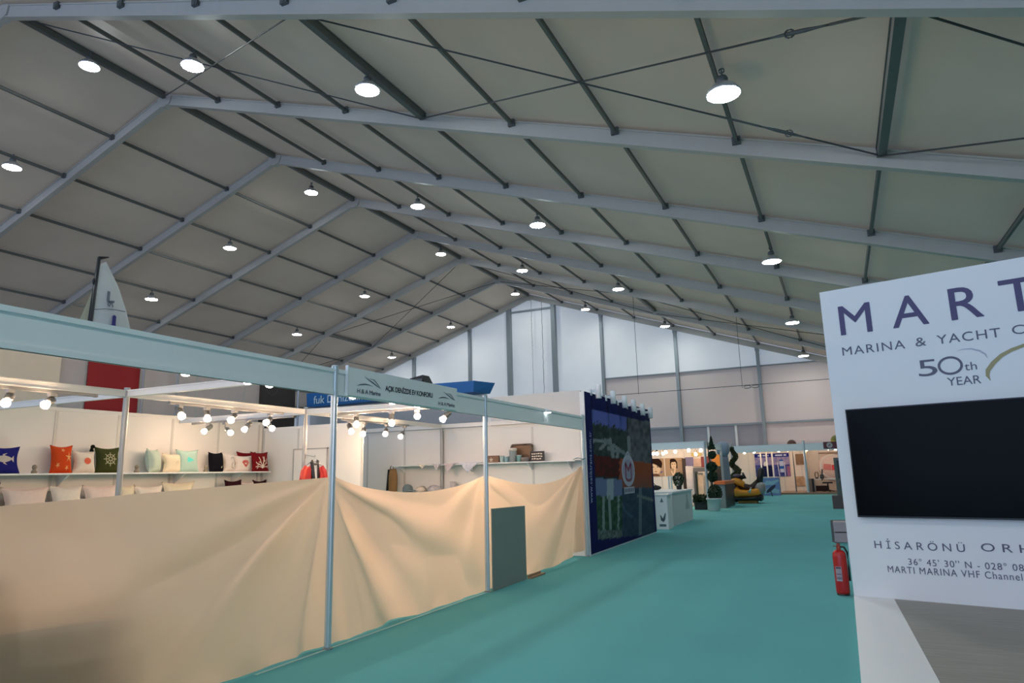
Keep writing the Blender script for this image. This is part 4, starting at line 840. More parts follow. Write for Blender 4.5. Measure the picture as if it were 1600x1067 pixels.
def line(txt, x0, x1, z0, cap, m=M_greyletter, bold=.0, sp=1.0, nm='lettering'):
    mb = MB(); write(mb, PST, txt, x0, x1, z0, cap, bold, sp, .004); return mb.build(nm, m, t)
line('MARINA', .178, .828, 2.750, .097, sp=1.15); line('&', .93, 1.033, 2.755, .097); line('YACHT', 1.135, 1.702, 2.752, .097, sp=1.15); line('C', 1.80, 1.905, 2.760, .093)
line('5', .922, 1.10, 2.42, .178); mb = MB(); stroke(mb, PST, [(1.222+.103*math.cos(a), 2.508+.088*math.sin(a)) for a in [k*math.pi/20 for k in range(41)]], .024, .004); mb.build('lettering', M_greyletter, t)
line('th', 1.347, 1.456, 2.44, .085); line('YEAR', 1.174, 1.474, 2.293, .087)
mb = MB(); stroke(mb, PST, [(1.30, 2.655), (1.36, 2.668), (1.43, 2.662), (1.50, 2.632), (1.545, 2.59), (1.557, 2.55)], [.002, .008, .013, .017, .016, .006], .004); mb.build('logo_arc', M_silverarc, t)
mb = MB(); stroke(mb, PST, [(1.553, 2.312), (1.535, 2.365), (1.545, 2.42), (1.60, 2.49), (1.68, 2.56), (1.77, 2.605), (1.90, 2.645), (2.05, 2.66), (2.2, 2.64)], [.004, .032, .042, .042, .038, .034, .032, .028, .01], .0045); mb.build('logo_arc', M_gold, t)
for ch, x0, x1 in (('H', .27, .34), ('İ', .405, .425), ('S', .50, .565), ('A', .645, .735), ('R', .80, .865), ('Ö', .92, 1.01), ('N', 1.045-.005, 1.0+.11), ('Ü', 1.145, 1.215)): ML.append(ch)
xx = [.27, 1.112]; line('H İ S A R Ö N Ü', .27, 1.112, .582, .078); line('O R H', 1.252, 1.66, .598, .078)
line("36° 45' 30'' N - 028° 08'", .58, 1.60, .425, .064, sp=1.15); line('MARTI MARINA VHF Channel', .373, 1.555, .335, .068, sp=1.15)
tv = thing('television', PST.at(1.2, .915, .0), 'large black flat television hanging on the white stand wall', 'television')
s0, s1, z0, z1 = .150, 2.29, .915, 2.115
mb = MB(); mb.hexa([PST.at(s0, z0, .075), PST.at(s0, z0, .02), PST.at(s1, z0, .02), PST.at(s1, z0, .075), PST.at(s0, z1, .075), PST.at(s0, z1, .02), PST.at(s1, z1, .02), PST.at(s1, z1, .075)]); mb.build('casing', M_black, tv)
mb = MB(); mb.hexa([PST.at(s0+.012, z0+.018, .078), PST.at(s0+.012, z0+.018, .07), PST.at(s1-.012, z0+.018, .07), PST.at(s1-.012, z0+.018, .078), PST.at(s0+.012, z1-.012, .078), PST.at(s0+.012, z1-.012, .07), PST.at(s1-.012, z1-.012, .07), PST.at(s1-.012, z1-.012, .078)]); mb.build('screen', M_screen, tv)
mb = MB(); mb.hexa([PST.at(.9, 1.3, .02), PST.at(.9, 1.3, .0), PST.at(1.6, 1.3, .0), PST.at(1.6, 1.3, .02), PST.at(.9, 1.8, .02), PST.at(.9, 1.8, .0), PST.at(1.6, 1.8, .0), PST.at(1.6, 1.8, .02)]); mb.build('wall_mount', M_bracket, tv)
t = thing('podium', (-.03, 8.6, 0), 'low white podium with a grey wood floor under the white stand wall', 'podium')
ed = PST.at(WL, 0, 0)
mb = MB(); mb.prism([(-.032, 3.4, 0), (ed.x+.2, 3.4, 0), (ed.x+.2, ed.y, 0), tuple(PST.at(WL, 0, -.36)), tuple(PST.at(0, 0, -.36)), (-.02, 8.79, 0)], (0, 0, .0595)); mb.build('base', M_white, t)
mb = MB(); e0 = PST.at(.40, 0, .004); e1 = PST.at(WL, 0, .004); mb.prism([(.486, 3.6, .0575), (e1.x, 3.6, .0575), (e1.x, e1.y, .0575), (e0.x, e0.y, .0575)], (0, 0, .004)); mb.build('wood_floor', M_wood, t)

# fire extinguisher
E_ = Vector((-.127, 9.18, 0)); t = thing('fire_extinguisher', E_, 'red fire extinguisher standing on the carpet beside the white stand', 'fire extinguisher')
mb = MB(); mb.lathe([(.06, .015), (.073, .02), (.075, .04), (.075, .44), (.070, .475), (.05, .497), (.03, .505)], E_, 28); mb.build('cylinder', M_red, t, True)
mb = MB(); mb.lathe([(.068, 0), (.07, .006), (.066, .02)], E_, 24); mb.build('base_ring', M_black, t)
mb = MB(); mb.lathe([(.024, .50), (.026, .53), (.02, .55), (.02, .575)], E_, 14); mb.build('valve', mat('brass_red', (.35, .05, .03), .4, .3), t)
for dz, sl_ in ((.575, .02), (.555, -.015)):
    mb = MB(); mb.bar(E_+Vector((.015, 0, dz)), E_+Vector((-.055, -.03, dz+sl_+.01)), .022, .008); mb.build('lever', mat('lever_dark_red', (.12, .012, .02), .4), t)
mb = MB(); mb.tube([E_+Vector(p) for p in ((.02, 0, .54), (.06, .0, .54), (.088, 0, .48), (.088, 0, .3), (.086, 0, .16))], .011, 8); mb.build('hose', M_black, t, True)
mb = MB(); mb.sheet(lambda i, j: E_+Vector((.0765*math.cos(math.radians(-118+52*i-18)), .0765*math.sin(math.radians(-118+52*i-18)), .16+.165*j)), 8, 3, (0, 0, 0.0)); lb_ = mb.build('paper_label', mat('label_white', (.62, .60, .66), .5), t)
mb = MB()
for z_, h_ in ((.30, .02), (.185, .008), (.20, .006), (.235, .008)): mb.grid(lambda i, j, z_=z_, h_=h_: E_+Vector((.0772*math.cos(math.radians(-132+44*i)), .0772*math.sin(math.radians(-132+44*i)), z_+h_*j)), 6, 1)
mb.build('label_print', mat('label_ink', (.08, .06, .09), .5), lb_)

# boxes and cabinet half hidden behind the stand
P = U(1303, 848, 'z', 0); t = thing('carton_stack', (P.x+.3, P.y, 0), 'pair of pale lilac flat cartons behind the stand edge, above the extinguisher', 'cartons')
for k in range(2):
    mb = MB(); mb.bbox((P.x+.02, P.y, .01+.2*k), (P.x+.75, P.y+.5, .19+.2*k), .02); tag(mb.build('carton', mat('lilac_carton', (.40, .34, .37), .7)), ('lower' if k == 0 else 'upper')+' pale lilac carton on the carpet behind the white stand', 'carton', 'cartons behind the stand')
bpy.data.objects.remove(t)
mb = MB(); mb.box((P.x-.03, P.y+.3, 0), (P.x+.01, P.y+.34, .40)); mb.box((P.x-.03, P.y+.52, .0), (P.x+.5, P.y+.56, .40)); tag(mb.build('trolley_frame', M_bracket), 'thin dark trolley frame behind the lilac cartons', 'trolley')
P = U(1302, 795, 'z', 0); S_ = 1056/27.2; t = thing('display_cabinet', (P.x+.3, P.y, 0), 'tall dark grey cabinet on a brown plinth half hidden by the stand', 'cabinet')
h1 = (795-776)/1056*25.3; h2 = U(1306, 715, 'y', P.y).z
MB().bbox((P.x, P.y, 0), (P.x+.9, P.y+.8, h1), .02).build('plinth', mat('plinth_brown', (.10, .075, .075), .7), t)
x_ = U(1304.5, 740, 'y', P.y).x
MB().bbox((x_, P.y+.05, h1), (x_+.8, P.y+.7, h2), .03).build('body', mat('cabinet_grey', (.09, .105, .10), .6), t)
mb = MB(); c = (x_+.35, P.y+.04, h1+.42); mb.tube([(c[0]+.25*math.cos(a), c[1], c[2]+.25*math.sin(a)) for a in [k*math.pi/10 for k in range(21)]], .03, 6); mb.build('fan_ring', M_bracket, t)
mb = MB(); mb.box((x_+.1, P.y+.035, h2-.75), (x_+.7, P.y+.05, h2-.1)); mb.build('dark_panel', M_black, t)

# ================================================================== FAR END OF THE AISLE
def foliage(name, fn, n, size, parent, m=None, seed=1):
    rnd = random.Random(seed); mb = MB()
    for _ in range(n):
        p = Vector(fn(rnd)); a = Vector((rnd.gauss(0, 1), rnd.gauss(0, 1), rnd.gauss(0, 1))).normalized(); b = a.orthogonal().normalized(); c = a.cross(b); s_ = size*rnd.uniform(.6, 1.3)
        mb.add([p-b*s_, p+c*s_*.45, p+b*s_, p-c*s_*.45], [(0, 1, 2, 3)])
    return mb.build(name, m or M_leaf, parent)
def onball(c, r):
    def f(rnd):
        v = Vector((rnd.gauss(0, 1), rnd.gauss(0, 1), rnd.gauss(0, 1))).normalized()*(rnd.uniform(.75, 1.03)); return (c[0]+v.x*r[0], c[1]+v.y*r[1], c[2]+v.z*r[2])
    return f
def fbulb(P, label, group, ztop=None):
    P = Vector(P); t = thing('booth_bulb', P, label, 'bulb', group)
    mb = MB(); mb.lathe([(.02, .05), (.045, .03), (.06, -.02), (.05, -.06), (.01, -.075)], P, 12); mb.build('bulb', M_farbulb, t, True)
    mb = MB(); mb.lathe([(.045, .04), (.045, .15), (.02, .16)], P, 10); mb.tube([P+Vector((0, 0, .15)), Vector((P.x, P.y, ztop or P.z+.22))], .012, 6); mb.build('holder', M_spot, t); return t
# counters along the aisle
P = U(1026, 826, 'z', 0); Q = U(1046, 824, 'z', 0); t = thing('logo_podium', (P.x, P.y, 0), 'small white podium with dark emblem beside the navy display wall', 'podium')
yf = 17.75; x0, x1 = U(1024, 790, 'y', yf).x, U(1043, 790, 'y', yf).x; hz_ = U(1034, 774, 'y', yf).z
MB().bbox((x0, yf, 0), (x1, yf+.45, hz_), .01).build('body', M_white2, t); MB().box((x0-.03, yf-.02, hz_), (x1+.03, yf+.47, hz_+.03)).build('top', M_white, t)
PL = Plane((x0, yf, 0), (1, 0, 0), (0, 0, 1), (0, -1, 0)); w_ = x1-x0; mb = MB(); fan(mb, PL, [(w_*.40, hz_*.80), (w_*.68, hz_*.80), (w_*.55, hz_*.93)], .003)
stroke(mb, PL, [(w_*.36, hz_*.42), (w_*.5, hz_*.28), (w_*.56, hz_*.26), (w_*.64, hz_*.30), (w_*.80, hz_*.48)], [.02, .07, .09, .07, .02], .003); stroke(mb, PL, [(w_*.25, hz_*.12), (w_*.8, hz_*.12)], .06, .003); mb.build('emblem', mat('emblem_slate', (.10, .14, .17), .5), t)
t = thing('reception_counter', (-4.7, 20.2, 0), 'long white reception counter along the aisle with a grey bottle print', 'counter')
ht = U(1085, 763, 'x', -4.2).z; MB().bbox((-5.6, 18.75, 0), (-4.2, 21.45, ht-.04), .01).build('body', mat('counter_grey', (.60, .61, .62), .6), t); MB().bbox((-5.65, 18.7, ht-.04), (-4.17, 21.5, ht), .01).build('worktop', M_white2, t)
PL = Plane((-4.2, 0, 0), (0, 1, 0), (0, 0, 1), (1, 0, 0)); mb = MB(); yb_ = U(1074, 790, 'x', -4.2).y; fan(mb, PL, [(yb_-.28, .35), (yb_+.28, .35), (yb_+.28, ht-.45), (yb_+.1, ht-.3), (yb_+.1, ht-.12), (yb_-.1, ht-.12), (yb_-.1, ht-.3), (yb_-.28, ht-.45)], .003); mb.build('bottle_print', mat('print_grey', (.36, .38, .40), .5), t)
# portrait booth
YA, YB_ = 26.3, 29.6; XA = -4.55
post(XA, YA, 'grey corner post of the portrait booth beside the ball topiary', 2.52, 'portrait booth posts', r=.05); post(XA, 30.2, 'grey post of the portrait booth beside the blue-grey column', 2.5, 'portrait booth posts', r=.05)
fascia(-11, XA-.03, 'grey-blue fascia of the portrait booth facing the camera', 'x', YA, 2.26, 2.52); fascia(YA+.03, 30.15, 'grey-blue side fascia of the portrait booth', 'y', XA, 2.26, 2.5)
partition((-11, YB_, 0), (-4.7, YB_, 0), 2.5, [1, 2, 3, 4, 5], 'white back partition carrying the portrait posters')
PK = Plane((0, YB_-.02, 0), (1, 0, 0), (0, 0, 1), (0, -1, 0))
def kx(u, v=730): return U(u, v, 'y', YB_-.02).x
def kz(v, u=1040): return U(u, v, 'y', YB_-.02).z
ska, dk, tan_ = L_(228, 200, 170), L_(40, 26, 22), L_(176, 148, 122)
def face(kind):
    lip, shade, brow = L_(150, 78, 70), L_(196, 160, 132), L_(58, 40, 34)
    def f(s, q, P):
        x, y = s-.5, q
        c = tan_
        if kind == 0:                                   # large cropped face under a dark swept fringe
            if ((x+.06)/.34)**2+((y-.50)/.42)**2 < 1: c = ska
            if ((x+.05)/.44)**2+((y-.70)/.34)**2 < 1 and y > .66-.35*x-.9*(x+.1)**2: c = dk
            if .26 < x < .36 and .48 < y < .8: c = dk
            if abs(y-(.575-.12*(x-.1)**2)) < .013 and .03 < x < .19: c = brow
            if ((x-.11)/.06)**2+((y-.52)/.022)**2 < 1: c = dk
            if ((x+.17)/.06)**2+((y-.53)/.022)**2 < 1: c = dk
            if abs(x+.03+.25*(y-.4)) < .012 and .36 < y < .5: c = shade
            if ((x+.02)/.08)**2+((y-.27)/.022)**2 < 1: c = lip
            if ((x+.06)/.26)**2+((y-.02)/.14)**2 < 1: c = L_(110, 76, 60)
            if (math.hypot((x-.30)/1.2, y-.22) < .045 or math.hypot((x-.36)/1.2, y-.26) < .035): c = L_(112, 104, 156)
        else:                                           # smaller head with dark hair, hand at the chin
            if ((x+.03)/.20)**2+((y-.72)/.22)**2 < 1: c = dk
            if .14 < abs(x+.03) < .20 and .42 < y < .72: c = dk
            if ((x+.03)/.145)**2+((y-.62)/.21)**2 < 1: c = ska
            if ((x+.06)/.17)**2+((y-.87)/.10)**2 < 1: c = dk
            if abs(x-.0-.22*(y-.25)) < .042 and .02 < y < .44: c = ska
            if abs(x+.14+.35*(y-.2)) < .035 and y < .3: c = ska
            if abs(x-.0-.22*(y-.25)) > .042 and abs(x-.05-.22*(y-.25)) < .012 and .05 < y < .42: c = shade
            for ex in (-.095, .035):
                if ((x-ex)/.035)**2+((y-.645)/.012)**2 < 1: c = dk
                if abs(y-.685) < .007 and abs(x-ex) < .04: c = brow
            if abs(x+.035) < .008 and .55 < y < .63: c = shade
            if ((x+.025)/.045)**2+((y-.50)/.013)**2 < 1: c = lip
            if abs(y-.85) < .015 and abs(x-.34) < .05: c = L_(120, 100, 90)
        return c
    return f
for k, (u0, u1, lb) in enumerate(((1012, 1038, 'pale portrait poster half hidden by the navy display wall'), (1039.5, 1068, 'pale portrait poster of a dark haired woman resting her chin on a hand'))):
    t = thing('portrait_poster', ((kx(u0)+kx(u1))/2, YB_-.02, 1.2), lb, 'poster', 'portrait posters'); poster('printed_sheet', PK, kx(u0), kx(u1), kz(744), kz(716), 90, 100, face(k), t, .006)
def flat(name, u0, u1, v0, v1, ax, c, m, label, cat, dep=.03, group=None):
    A = U(u0, v1, ax, c); B = U(u1, v0, ax, c); mb = MB()
    if ax == 'y': mb.box((A.x, c, A.z), (B.x, c+dep, B.z))
    else: mb.box((c-dep, A.y, A.z), (c, B.y, B.z))
    return tag(mb.build(name, m), label, cat, group)
mV = mat('violet_print', (.20, .19, .34), .6, var=.6, scale=3); mY = mat('yellow_print', (.72, .56, .22), .6, var=.3, scale=3); mR = mat('dark_red_print', (.20, .025, .03), .6)
flat('violet_poster', 1071, 1083, 714, 729, 'y', YB_-.05, mV, 'violet landscape poster next to the chin-resting portrait', 'poster')
flat('yellow_poster', 1080, 1095, 707, 713, 'y', YB_-.05, mY, 'small yellow poster high up above the violet one', 'poster')
flat('sunset_poster', 1084, 1096, 716, 729, 'y', YB_-.08, mat('sunset_print', (.60, .42, .34), .6, var=.7, scale=3), 'pale sunset poster left of the dark red panel', 'poster')
flat('red_hanging_panel', 1096, 1109, 713, 730, 'y', YB_-.25, mR, 'dark red hanging panel inside the portrait booth', 'panel')
A = U(1083, 737, 'y', YB_-.9); B = U(1110, 730, 'y', YB_-.9); mb = MB(); mb.box((A.x, YB_-.9, A.z), (B.x, YB_-.8, B.z)); mb.box((A.x, YB_-.88, 0), (A.x+.06, YB_-.82, A.z)); mb.box((B.x-.06, YB_-.88, 0), (B.x, YB_-.82, A.z)); tag(mb.build('header_board', mat('slate_panel', (.08, .09, .11), .6)), 'slate grey header board on two legs under the dark red panel', 'board')
for bi, (u0, u1, v0, v1, m_, lb) in enumerate(((1066, 1071, 716, 730, dk, 'dark narrow banner beside the portrait'), (1073, 1082, 728, 757, (.55, .53, .55), 'white roll-up banner in the portrait booth'), (1086, 1090, 733, 760, (.05, .08, .06), 'dark green narrow banner in the portrait booth'), (1091, 1098, 739, 760, (.62, .50, .38), 'tan roll-up banner in the portrait booth'))):
    YBN = YB_-.45 if bi in (0, 2) else YB_-.68; t = thing('roll_up_banner', (U((u0+u1)/2, v1, 'y', YBN).x, YBN, 0), lb, 'banner', 'roll-up banners'); A = U(u0, v1, 'y', YBN); B = U(u1, v0, 'y', YBN)
    MB().box((A.x, YBN, .05), (B.x, YBN+.01, B.z)).build('sheet', mat('banner_'+lb[:9].replace(' ', '_'), m_, .6, var=.4, scale=4), t); MB().box((A.x-.02, YBN-.06, 0), (B.x+.02, YBN+.08, .06)).build('base', M_dalu, t)
# table and planter seen above the counter
A = U(1043, 744, 'y', 25.5); B = U(1060, 744, 'y', 25.5); t = thing('white_table', ((A.x+B.x)/2, 25.7, 0), 'white high table behind the reception counter', 'table')
MB().box((A.x, 25.5, A.z-.05), (B.x, 26.0, A.z)).build('top', M_white, t)
for x in (A.x+.03, B.x-.03):
    for y in (25.53, 25.97): MB().box((x-.025, y-.025, 0), (x+.025, y+.025, A.z-.05)).build('leg', M_white, t)
P = U(1061, 762, 'y', 21.0); t = thing('potted_plant', (P.x, 21.0, ht), 'small dark potted plant on the reception counter', 'potted plant')
foliage('foliage', onball((P.x, 21.0, ht+.30), (.16, .16, .2)), 260, .05, t, seed=3); mb = MB(); mb.lathe([(.07, 0), (.09, .12), (.08, .12)], (P.x, 21, ht), 14); mb.build('pot', M_black, t)
P = U(1022, 757, 'y', 20.6); t = thing('black_bag', (P.x, 20.6, ht), 'black bag lying on the reception counter', 'bag'); mb = MB(); mb.ball((P.x+.02, 20.6, ht+.07), (.2, .14, .075), 12, 8); mb.build('body', M_black, t, True); mb = MB(); mb.tube([(P.x-.08, 20.6, ht+.12), (P.x, 20.58, ht+.19), (P.x+.08, 20.6, ht+.12)], .012, 6); mb.build('handle', M_black, t)
for k, (u, v) in enumerate(((1021, 708), (1026.5, 708), (1036, 708), (1040, 705.5), (1055, 705), (1076, 703), (1087, 709), (1095, 703))):
    y_ = [28.2, 27.3, 28.2, 27.3, 27.3, 27.3, 28.2, 27.3][k]; P = U(u, v, 'y', y_); fbulb(P, 'glowing bulb of the portrait booth, %s from the left' % ['first', 'second', 'third', 'fourth', 'fifth', 'sixth', 'seventh', 'eighth'][k], 'bulbs of the portrait booth', 2.43)
mb = MB(); mb.bar((-10.9, 27.3, 2.45), (XA, 27.3, 2.45), .05, .05); tag(mb.build('light_track', M_track), 'light track across the portrait booth', 'light track')
mb = MB(); mb.bar((-10.9, 28.2, 2.45), (XA, 28.2, 2.45), .05, .05); tag(mb.build('light_track', M_track), 'rear light track of the portrait booth', 'light track')
# plants beside the portrait booth
P = U(1096, 797, 'z', 0)+Vector((-.08, .5, 0)); t = thing('box_planter', (P.x, P.y, 0), 'dark boxwood bush in a black planter behind the reception counter', 'planter'); S_ = 25.0/1056
hb_ = U(1097, 772, 'y', P.y).z
MB().bbox((P.x-.22, P.y-.2, 0), (P.x+.24, P.y+.2, .28), .03).build('planter_box', M_black, t)
foliage('foliage', lambda r: (P.x+r.uniform(-.26, .26), P.y+r.uniform(-.22, .22), .2+(hb_-.2)*r.random()**.8*(1-.25*abs(r.uniform(-1, 1)))), 900, .06, t, seed=5)
P = U(1117, 798, 'z', 0); t = thing('ball_topiary', (P.x, P.y, 0), 'tall ball topiary with pointed top in a white pot', 'topiary')
Pz = lambda v: U(1117, v, 'y', P.y).z
mb = MB(); mb.lathe([(.17, 0), (.19, .03), (.255, .40), (.28, .40), (.28, .45), (.25, .45), (.24, .40)], (P.x, P.y, 0), 24); mb.build('pot', M_pot, t, True)
mb = MB(); mb.tube([(P.x, P.y, .35), (P.x-.04, P.y, 1.3), (P.x-.08, P.y, Pz(690))], [.035, .03, .015], 8); mb.build('stem', M_stem, t)
for (u, v0, v1, ru, sd, nl) in ((1117, 758, 782, 10, 1, 1300), (1113, 737, 752, 7.5, 2, 800), (1112, 722, 736, 7.5, 6, 800), (1112.5, 705, 716, 5.5, 3, 600)):
    c = U(u, (v0+v1)/2, 'y', P.y); r_ = ru*.0245; hz_ = (v1-v0)/2*.0245; foliage('foliage_ball', onball(c, (r_, r_, hz_)), nl, .045, t, seed=sd)
c0, c1 = U(1112, 702, 'y', P.y), U(1112, 682, 'y', P.y)
foliage('foliage_tip', lambda r: (lambda k, a, q: (c0.x+(.125*(1-k)**.8)*q*math.cos(a), P.y+.125*(1-k)*q*math.sin(a), c0.z+(c1.z-c0.z)*k))(r.random()**1.3, r.random()*6.28, r.random()**.4), 500, .04, t, seed=4)
P = U(1149, 768, 'z', 0); P = Vector((-3.55+0*P.x, 36.2, 0)); cx_ = U(1149, 745, 'y', 36.2).x; t = thing('spiral_topiary', (cx_, 36.2, 0), 'tall dark spiral topiary behind the watercraft', 'topiary')
zt0, zt1 = U(1149, 750, 'y', 36.2).z, U(1149, 700, 'y', 36.2).z
mb = MB(); mb.tube([(cx_, 36.2, .3), (cx_, 36.2, zt1-.1)], .03, 6); mb.build('stem', M_stem, t)
def spf(r):
    k = r.random(); a = k*16; rr_ = .26*(1-k)+.09; v = Vector((r.gauss(0, 1), r.gauss(0, 1), r.gauss(0, 1))).normalized()*(.20*(1-k*.55)); return (cx_+rr_*.65*math.cos(a)+v.x, 36.2+rr_*.65*math.sin(a)+v.y, .6+(zt1-.6)*k+v.z*.8)
foliage('foliage', spf, 2600, .055, t, mat('warm_leaf', (.05, .06, .02), .7, var=.4, scale=25), seed=8)
mb = MB(); mb.lathe([(.2, 0), (.28, .4), (.25, .4)], (cx_, 36.2, 0), 18); mb.build('pot', M_pot, t)
# draped blue-grey column, orange banner, orange topped counter
yq = 33.4; cb = U(1134, 755, 'y', yq); zt_ = U(1134, 690, 'y', yq).z; t = thing('draped_column', (cb.x, yq, 0), 'tall blue-grey draped column with a rounded head', 'column', kind='thing'); zs_ = U(1134, 712, 'y', yq).z
mb = MB(); mb.lathe([(.30, 0), (.27, .5), (.235, 1.0), (.20, zs_-.1), (.19, zs_)], (cb.x, yq, 0), 24)
for p in mb.v: a = math.atan2(p.y-yq, p.x-cb.x); k = 1+.07*math.sin(7*a); p.x = cb.x+(p.x-cb.x)*k; p.y = yq+(p.y-yq)*k
mc = mat('bluegrey_cloth', (.20, .23, .29), .8, var=.1); mb.build('drape', mc, t, True)
mb = MB(); mb.lathe([(.19, 0), (.27, .12), (.30, .35), (.27, .55), (.16, zt_-zs_)], (cb.x-.01, yq, zs_), 24); mb.build('head', mat('bluegrey_head', (.26, .32, .40), .8), t, True)
mb = MB(); mb.ball((cb.x+.18, yq-.12, zs_+.28), (.13, .1, .22), 12, 8); mb.build('side_lobe', mc, t, True)
flat('orange_banner', 1113, 1124, 710, 728, 'y', 29.4, mat('orange_print', (.62, .24, .03), .6, var=.3, scale=2), 'orange banner behind the ball topiary', 'banner')
flat('dark_backdrop_board', 1112, 1126, 728, 752, 'y', 29.35, mat('near_black_board', (.02, .022, .02), .7), 'near black board below the orange banner', 'board')
A = U(1120, 790, 'y', 27.6); B = U(1135, 790, 'y', 27.6); hz_ = U(1128, 752, 'y', 27.6).z; t = thing('orange_top_counter', ((A.x+B.x)/2, 28, 0), 'grey counter with an orange top between topiary and watercraft', 'counter')
xr_ = B.x; MB().bbox((A.x, 27.6, 0), (xr_, 30.0, hz_-.12), .02).build('body', mat('counter_slate', (.22, .26, .28), .6), t); MB().bbox((A.x-.04, 27.55, hz_-.12), (xr_+.04, 30.05, hz_), .03).build('top', mat('counter_orange', (.62, .16, .04), .5), t)
mb = MB(); mb.box((xr_, 27.7, 0.02), (xr_+.012, 29.95, hz_-.14)); mb.build('dark_side', M_black, t)

# yellow and black watercraft on a low stand
CY = 31.6; cw = U(1170, 783, 'y', CY); t = thing('watercraft', (cw.x, CY, 0), 'yellow and black personal watercraft on the aisle carpet', 'watercraft'); mpx = (cw-CAM).dot(_fw)/F_PX
def W(u, v, dy=0): return U(u, v, 'y', CY+dy)
MYL = mat('craft_yellow', (.66, .27, .02), .35); MG = mat('craft_grey', (.24, .25, .25), .4)
def loft(secs, n=16):
    """secs: (x, zc, half depth y, half height z)"""
    mb = MB(); k = 0
    for (x, zc, ry, rz) in secs: mb.v += [Vector((x, CY+ry*math.copysign(abs(math.cos(a))**.7, math.cos(a)), zc+rz*math.copysign(abs(math.sin(a))**.8, math.sin(a)))) for a in [2*math.pi*j/n for j in range(n)]]
    for i in range(len(secs)-1):
        for j in range(n): mb.f.append((i*n+j, i*n+(j+1) % n, (i+1)*n+(j+1) % n, (i+1)*n+j))
    mb.f.append(tuple(range(n-1, -1, -1))); mb.f.append(tuple((len(secs)-1)*n+j for j in range(n))); return mb
def sec(u, v0, v1, ry): a, b = W(u, v0), W(u, v1); return (a.x, (a.z+b.z)/2, ry, (a.z-b.z)/2)
loft([sec(1139, 760, 780, .2), sec(1144, 757, 781, .4), sec(1150, 758, 780, .52), (lambda s_: s_)(sec(1158, 764, 777, .55)), sec(1168, 765, 777, .55), sec(1178, 763, 777, .5), sec(1186, 760, 776, .42), sec(1190, 762, 774, .3)]).build('hull', MYL, t, True)
loft([sec(1136, 755, 784, .3), sec(1141, 752, 785, .45), sec(1150, 754, 784.5, .5), sec(1153, 762, 783, .4)]).build('black_bow', M_black, t, True)
loft([sec(1150, 774, 783, .5), sec(1165, 774.5, 782, .58), sec(1180, 773, 782, .56), sec(1189, 770, 783, .4), sec(1192, 772, 781, .3)]).build('bumper', M_black, t, True)
loft([sec(1143, 748, 757, .2), sec(1150, 746, 758, .34), sec(1157, 748, 760, .36), sec(1163, 752, 763, .3)]).build('cowl', MYL, t, True)
loft([sec(1153, 750, 764, .22), sec(1162, 755, 766, .24), sec(1172, 757, 766, .24), sec(1181, 752, 765, .22), sec(1184, 752, 764, .18)]).build('seat', mat('seat_maroon_black', (.035, .016, .014), .5), t, True)
mb = MB(); a = W(1160, 746); mb.tube([W(1148, 748), W(1155, 744.5), W(1161, 745.5)], [.10, .12, .05], 10); mb.tube([a+Vector((0, -.34, .08)), a+Vector((.02, -.12, .0)), a+Vector((.02, .12, 0)), a+Vector((0, .34, .08))], .035, 8); mb.tube([W(1163, 748), W(1160.5, 738)], [.10, .03], 8); mb.tube([W(1157, 750), a], .05, 8); mb.build('handlebar', M_black, t, True)
mb = MB(); mb.ball(W(1152, 743.5), (.2, .18, .09), 12, 8); mb.build('windscreen', mat('screen_violet', (.08, .06, .10), .2), t, True)
loft([sec(1180, 759, 768, .25), sec(1184, 754, 774, .36), sec(1190, 752.5, 774, .38), sec(1195, 756, 768, .28)]).build('grey_stern', MG, t, True)
mb = MB(); mb.tube([W(1186.5, 756), W(1187.5, 745), W(1189, 736), W(1189.5, 730.5)], [.14, .13, .15, .07], 12); mb.tube([W(1176, 757), W(1183, 752), W(1187, 747)], [.06, .08, .06], 8); mb.build('backrest', M_black, t, True)
mb = MB(); mb.tube([W(1170.5, 770, -.6), W(1172.5, 765, -.6), W(1173.5, 761, -.58)], [.03, .05, .03], 8); mb.tube([W(1168, 767, -.6), W(1173, 770, -.6)], [.03, .03], 8); mb.build('chrome_fitting', mat('chrome', (.8, .8, .8), .12, 1), t, True)
mb = MB(); a, b = W(1155, 783), W(1184, 783); mb.box((a.x, CY-.35, 0), (b.x, CY+.35, max(.08, W(1165, 779).z))); mb.build('display_stand', mat('stand_ochre', (.34, .20, .04), .6), t)
# booth with blue posters at the far end
YF = 41.4
zf0, zf1 = U(1200, 706, 'y', YF).z, U(1200, 695, 'y', YF).z
xl, xp, xr2 = U(1143, 700, 'y', YF).x, U(1256, 700, 'y', YF).x, 3.2
fascia(xl, xp-.05, 'pale grey-blue fascia of the blue poster booth', 'x', YF, zf0, zf1); fascia(xp+.05, xr2, 'pale grey-blue fascia of the desk booth', 'x', YF, zf0, zf1)
for x, lb in ((xl, 'grey post at the corner of the blue poster booth, by the spiral topiary'), (xp, 'thick grey post between the blue poster booth and the desk booth'), (xr2, 'grey post at the hidden end of the desk booth')): post(x, YF, lb, zf1+.15, 'far booth posts', r=.07)
YW = 44.6
partition((xl-1.5, YW+.02, 0), (xr2, YW+.02, 0), zf1, [k*1.0 for k in range(1, 11)], 'white back partition of the far booths', mat('far_panel', (.74, .64, .56), .6))
partition((xp+.02, YF+.1, 0), (xp+.02, YW-.02, 0), zf1-.2, [1, 2], 'white dividing partition between the far booths', mat('far_panel', (.74, .64, .56), .6), z0=.1)
mb = MB(); mb.box((U(1218, 770, 'y', YF).x, YF-.1, 0), (xr2, YW, .1)); tag(mb.build('booth_platform', mat('platform_brown', (.30, .19, .13), .6)), 'low brown platform under the far booths', 'platform')
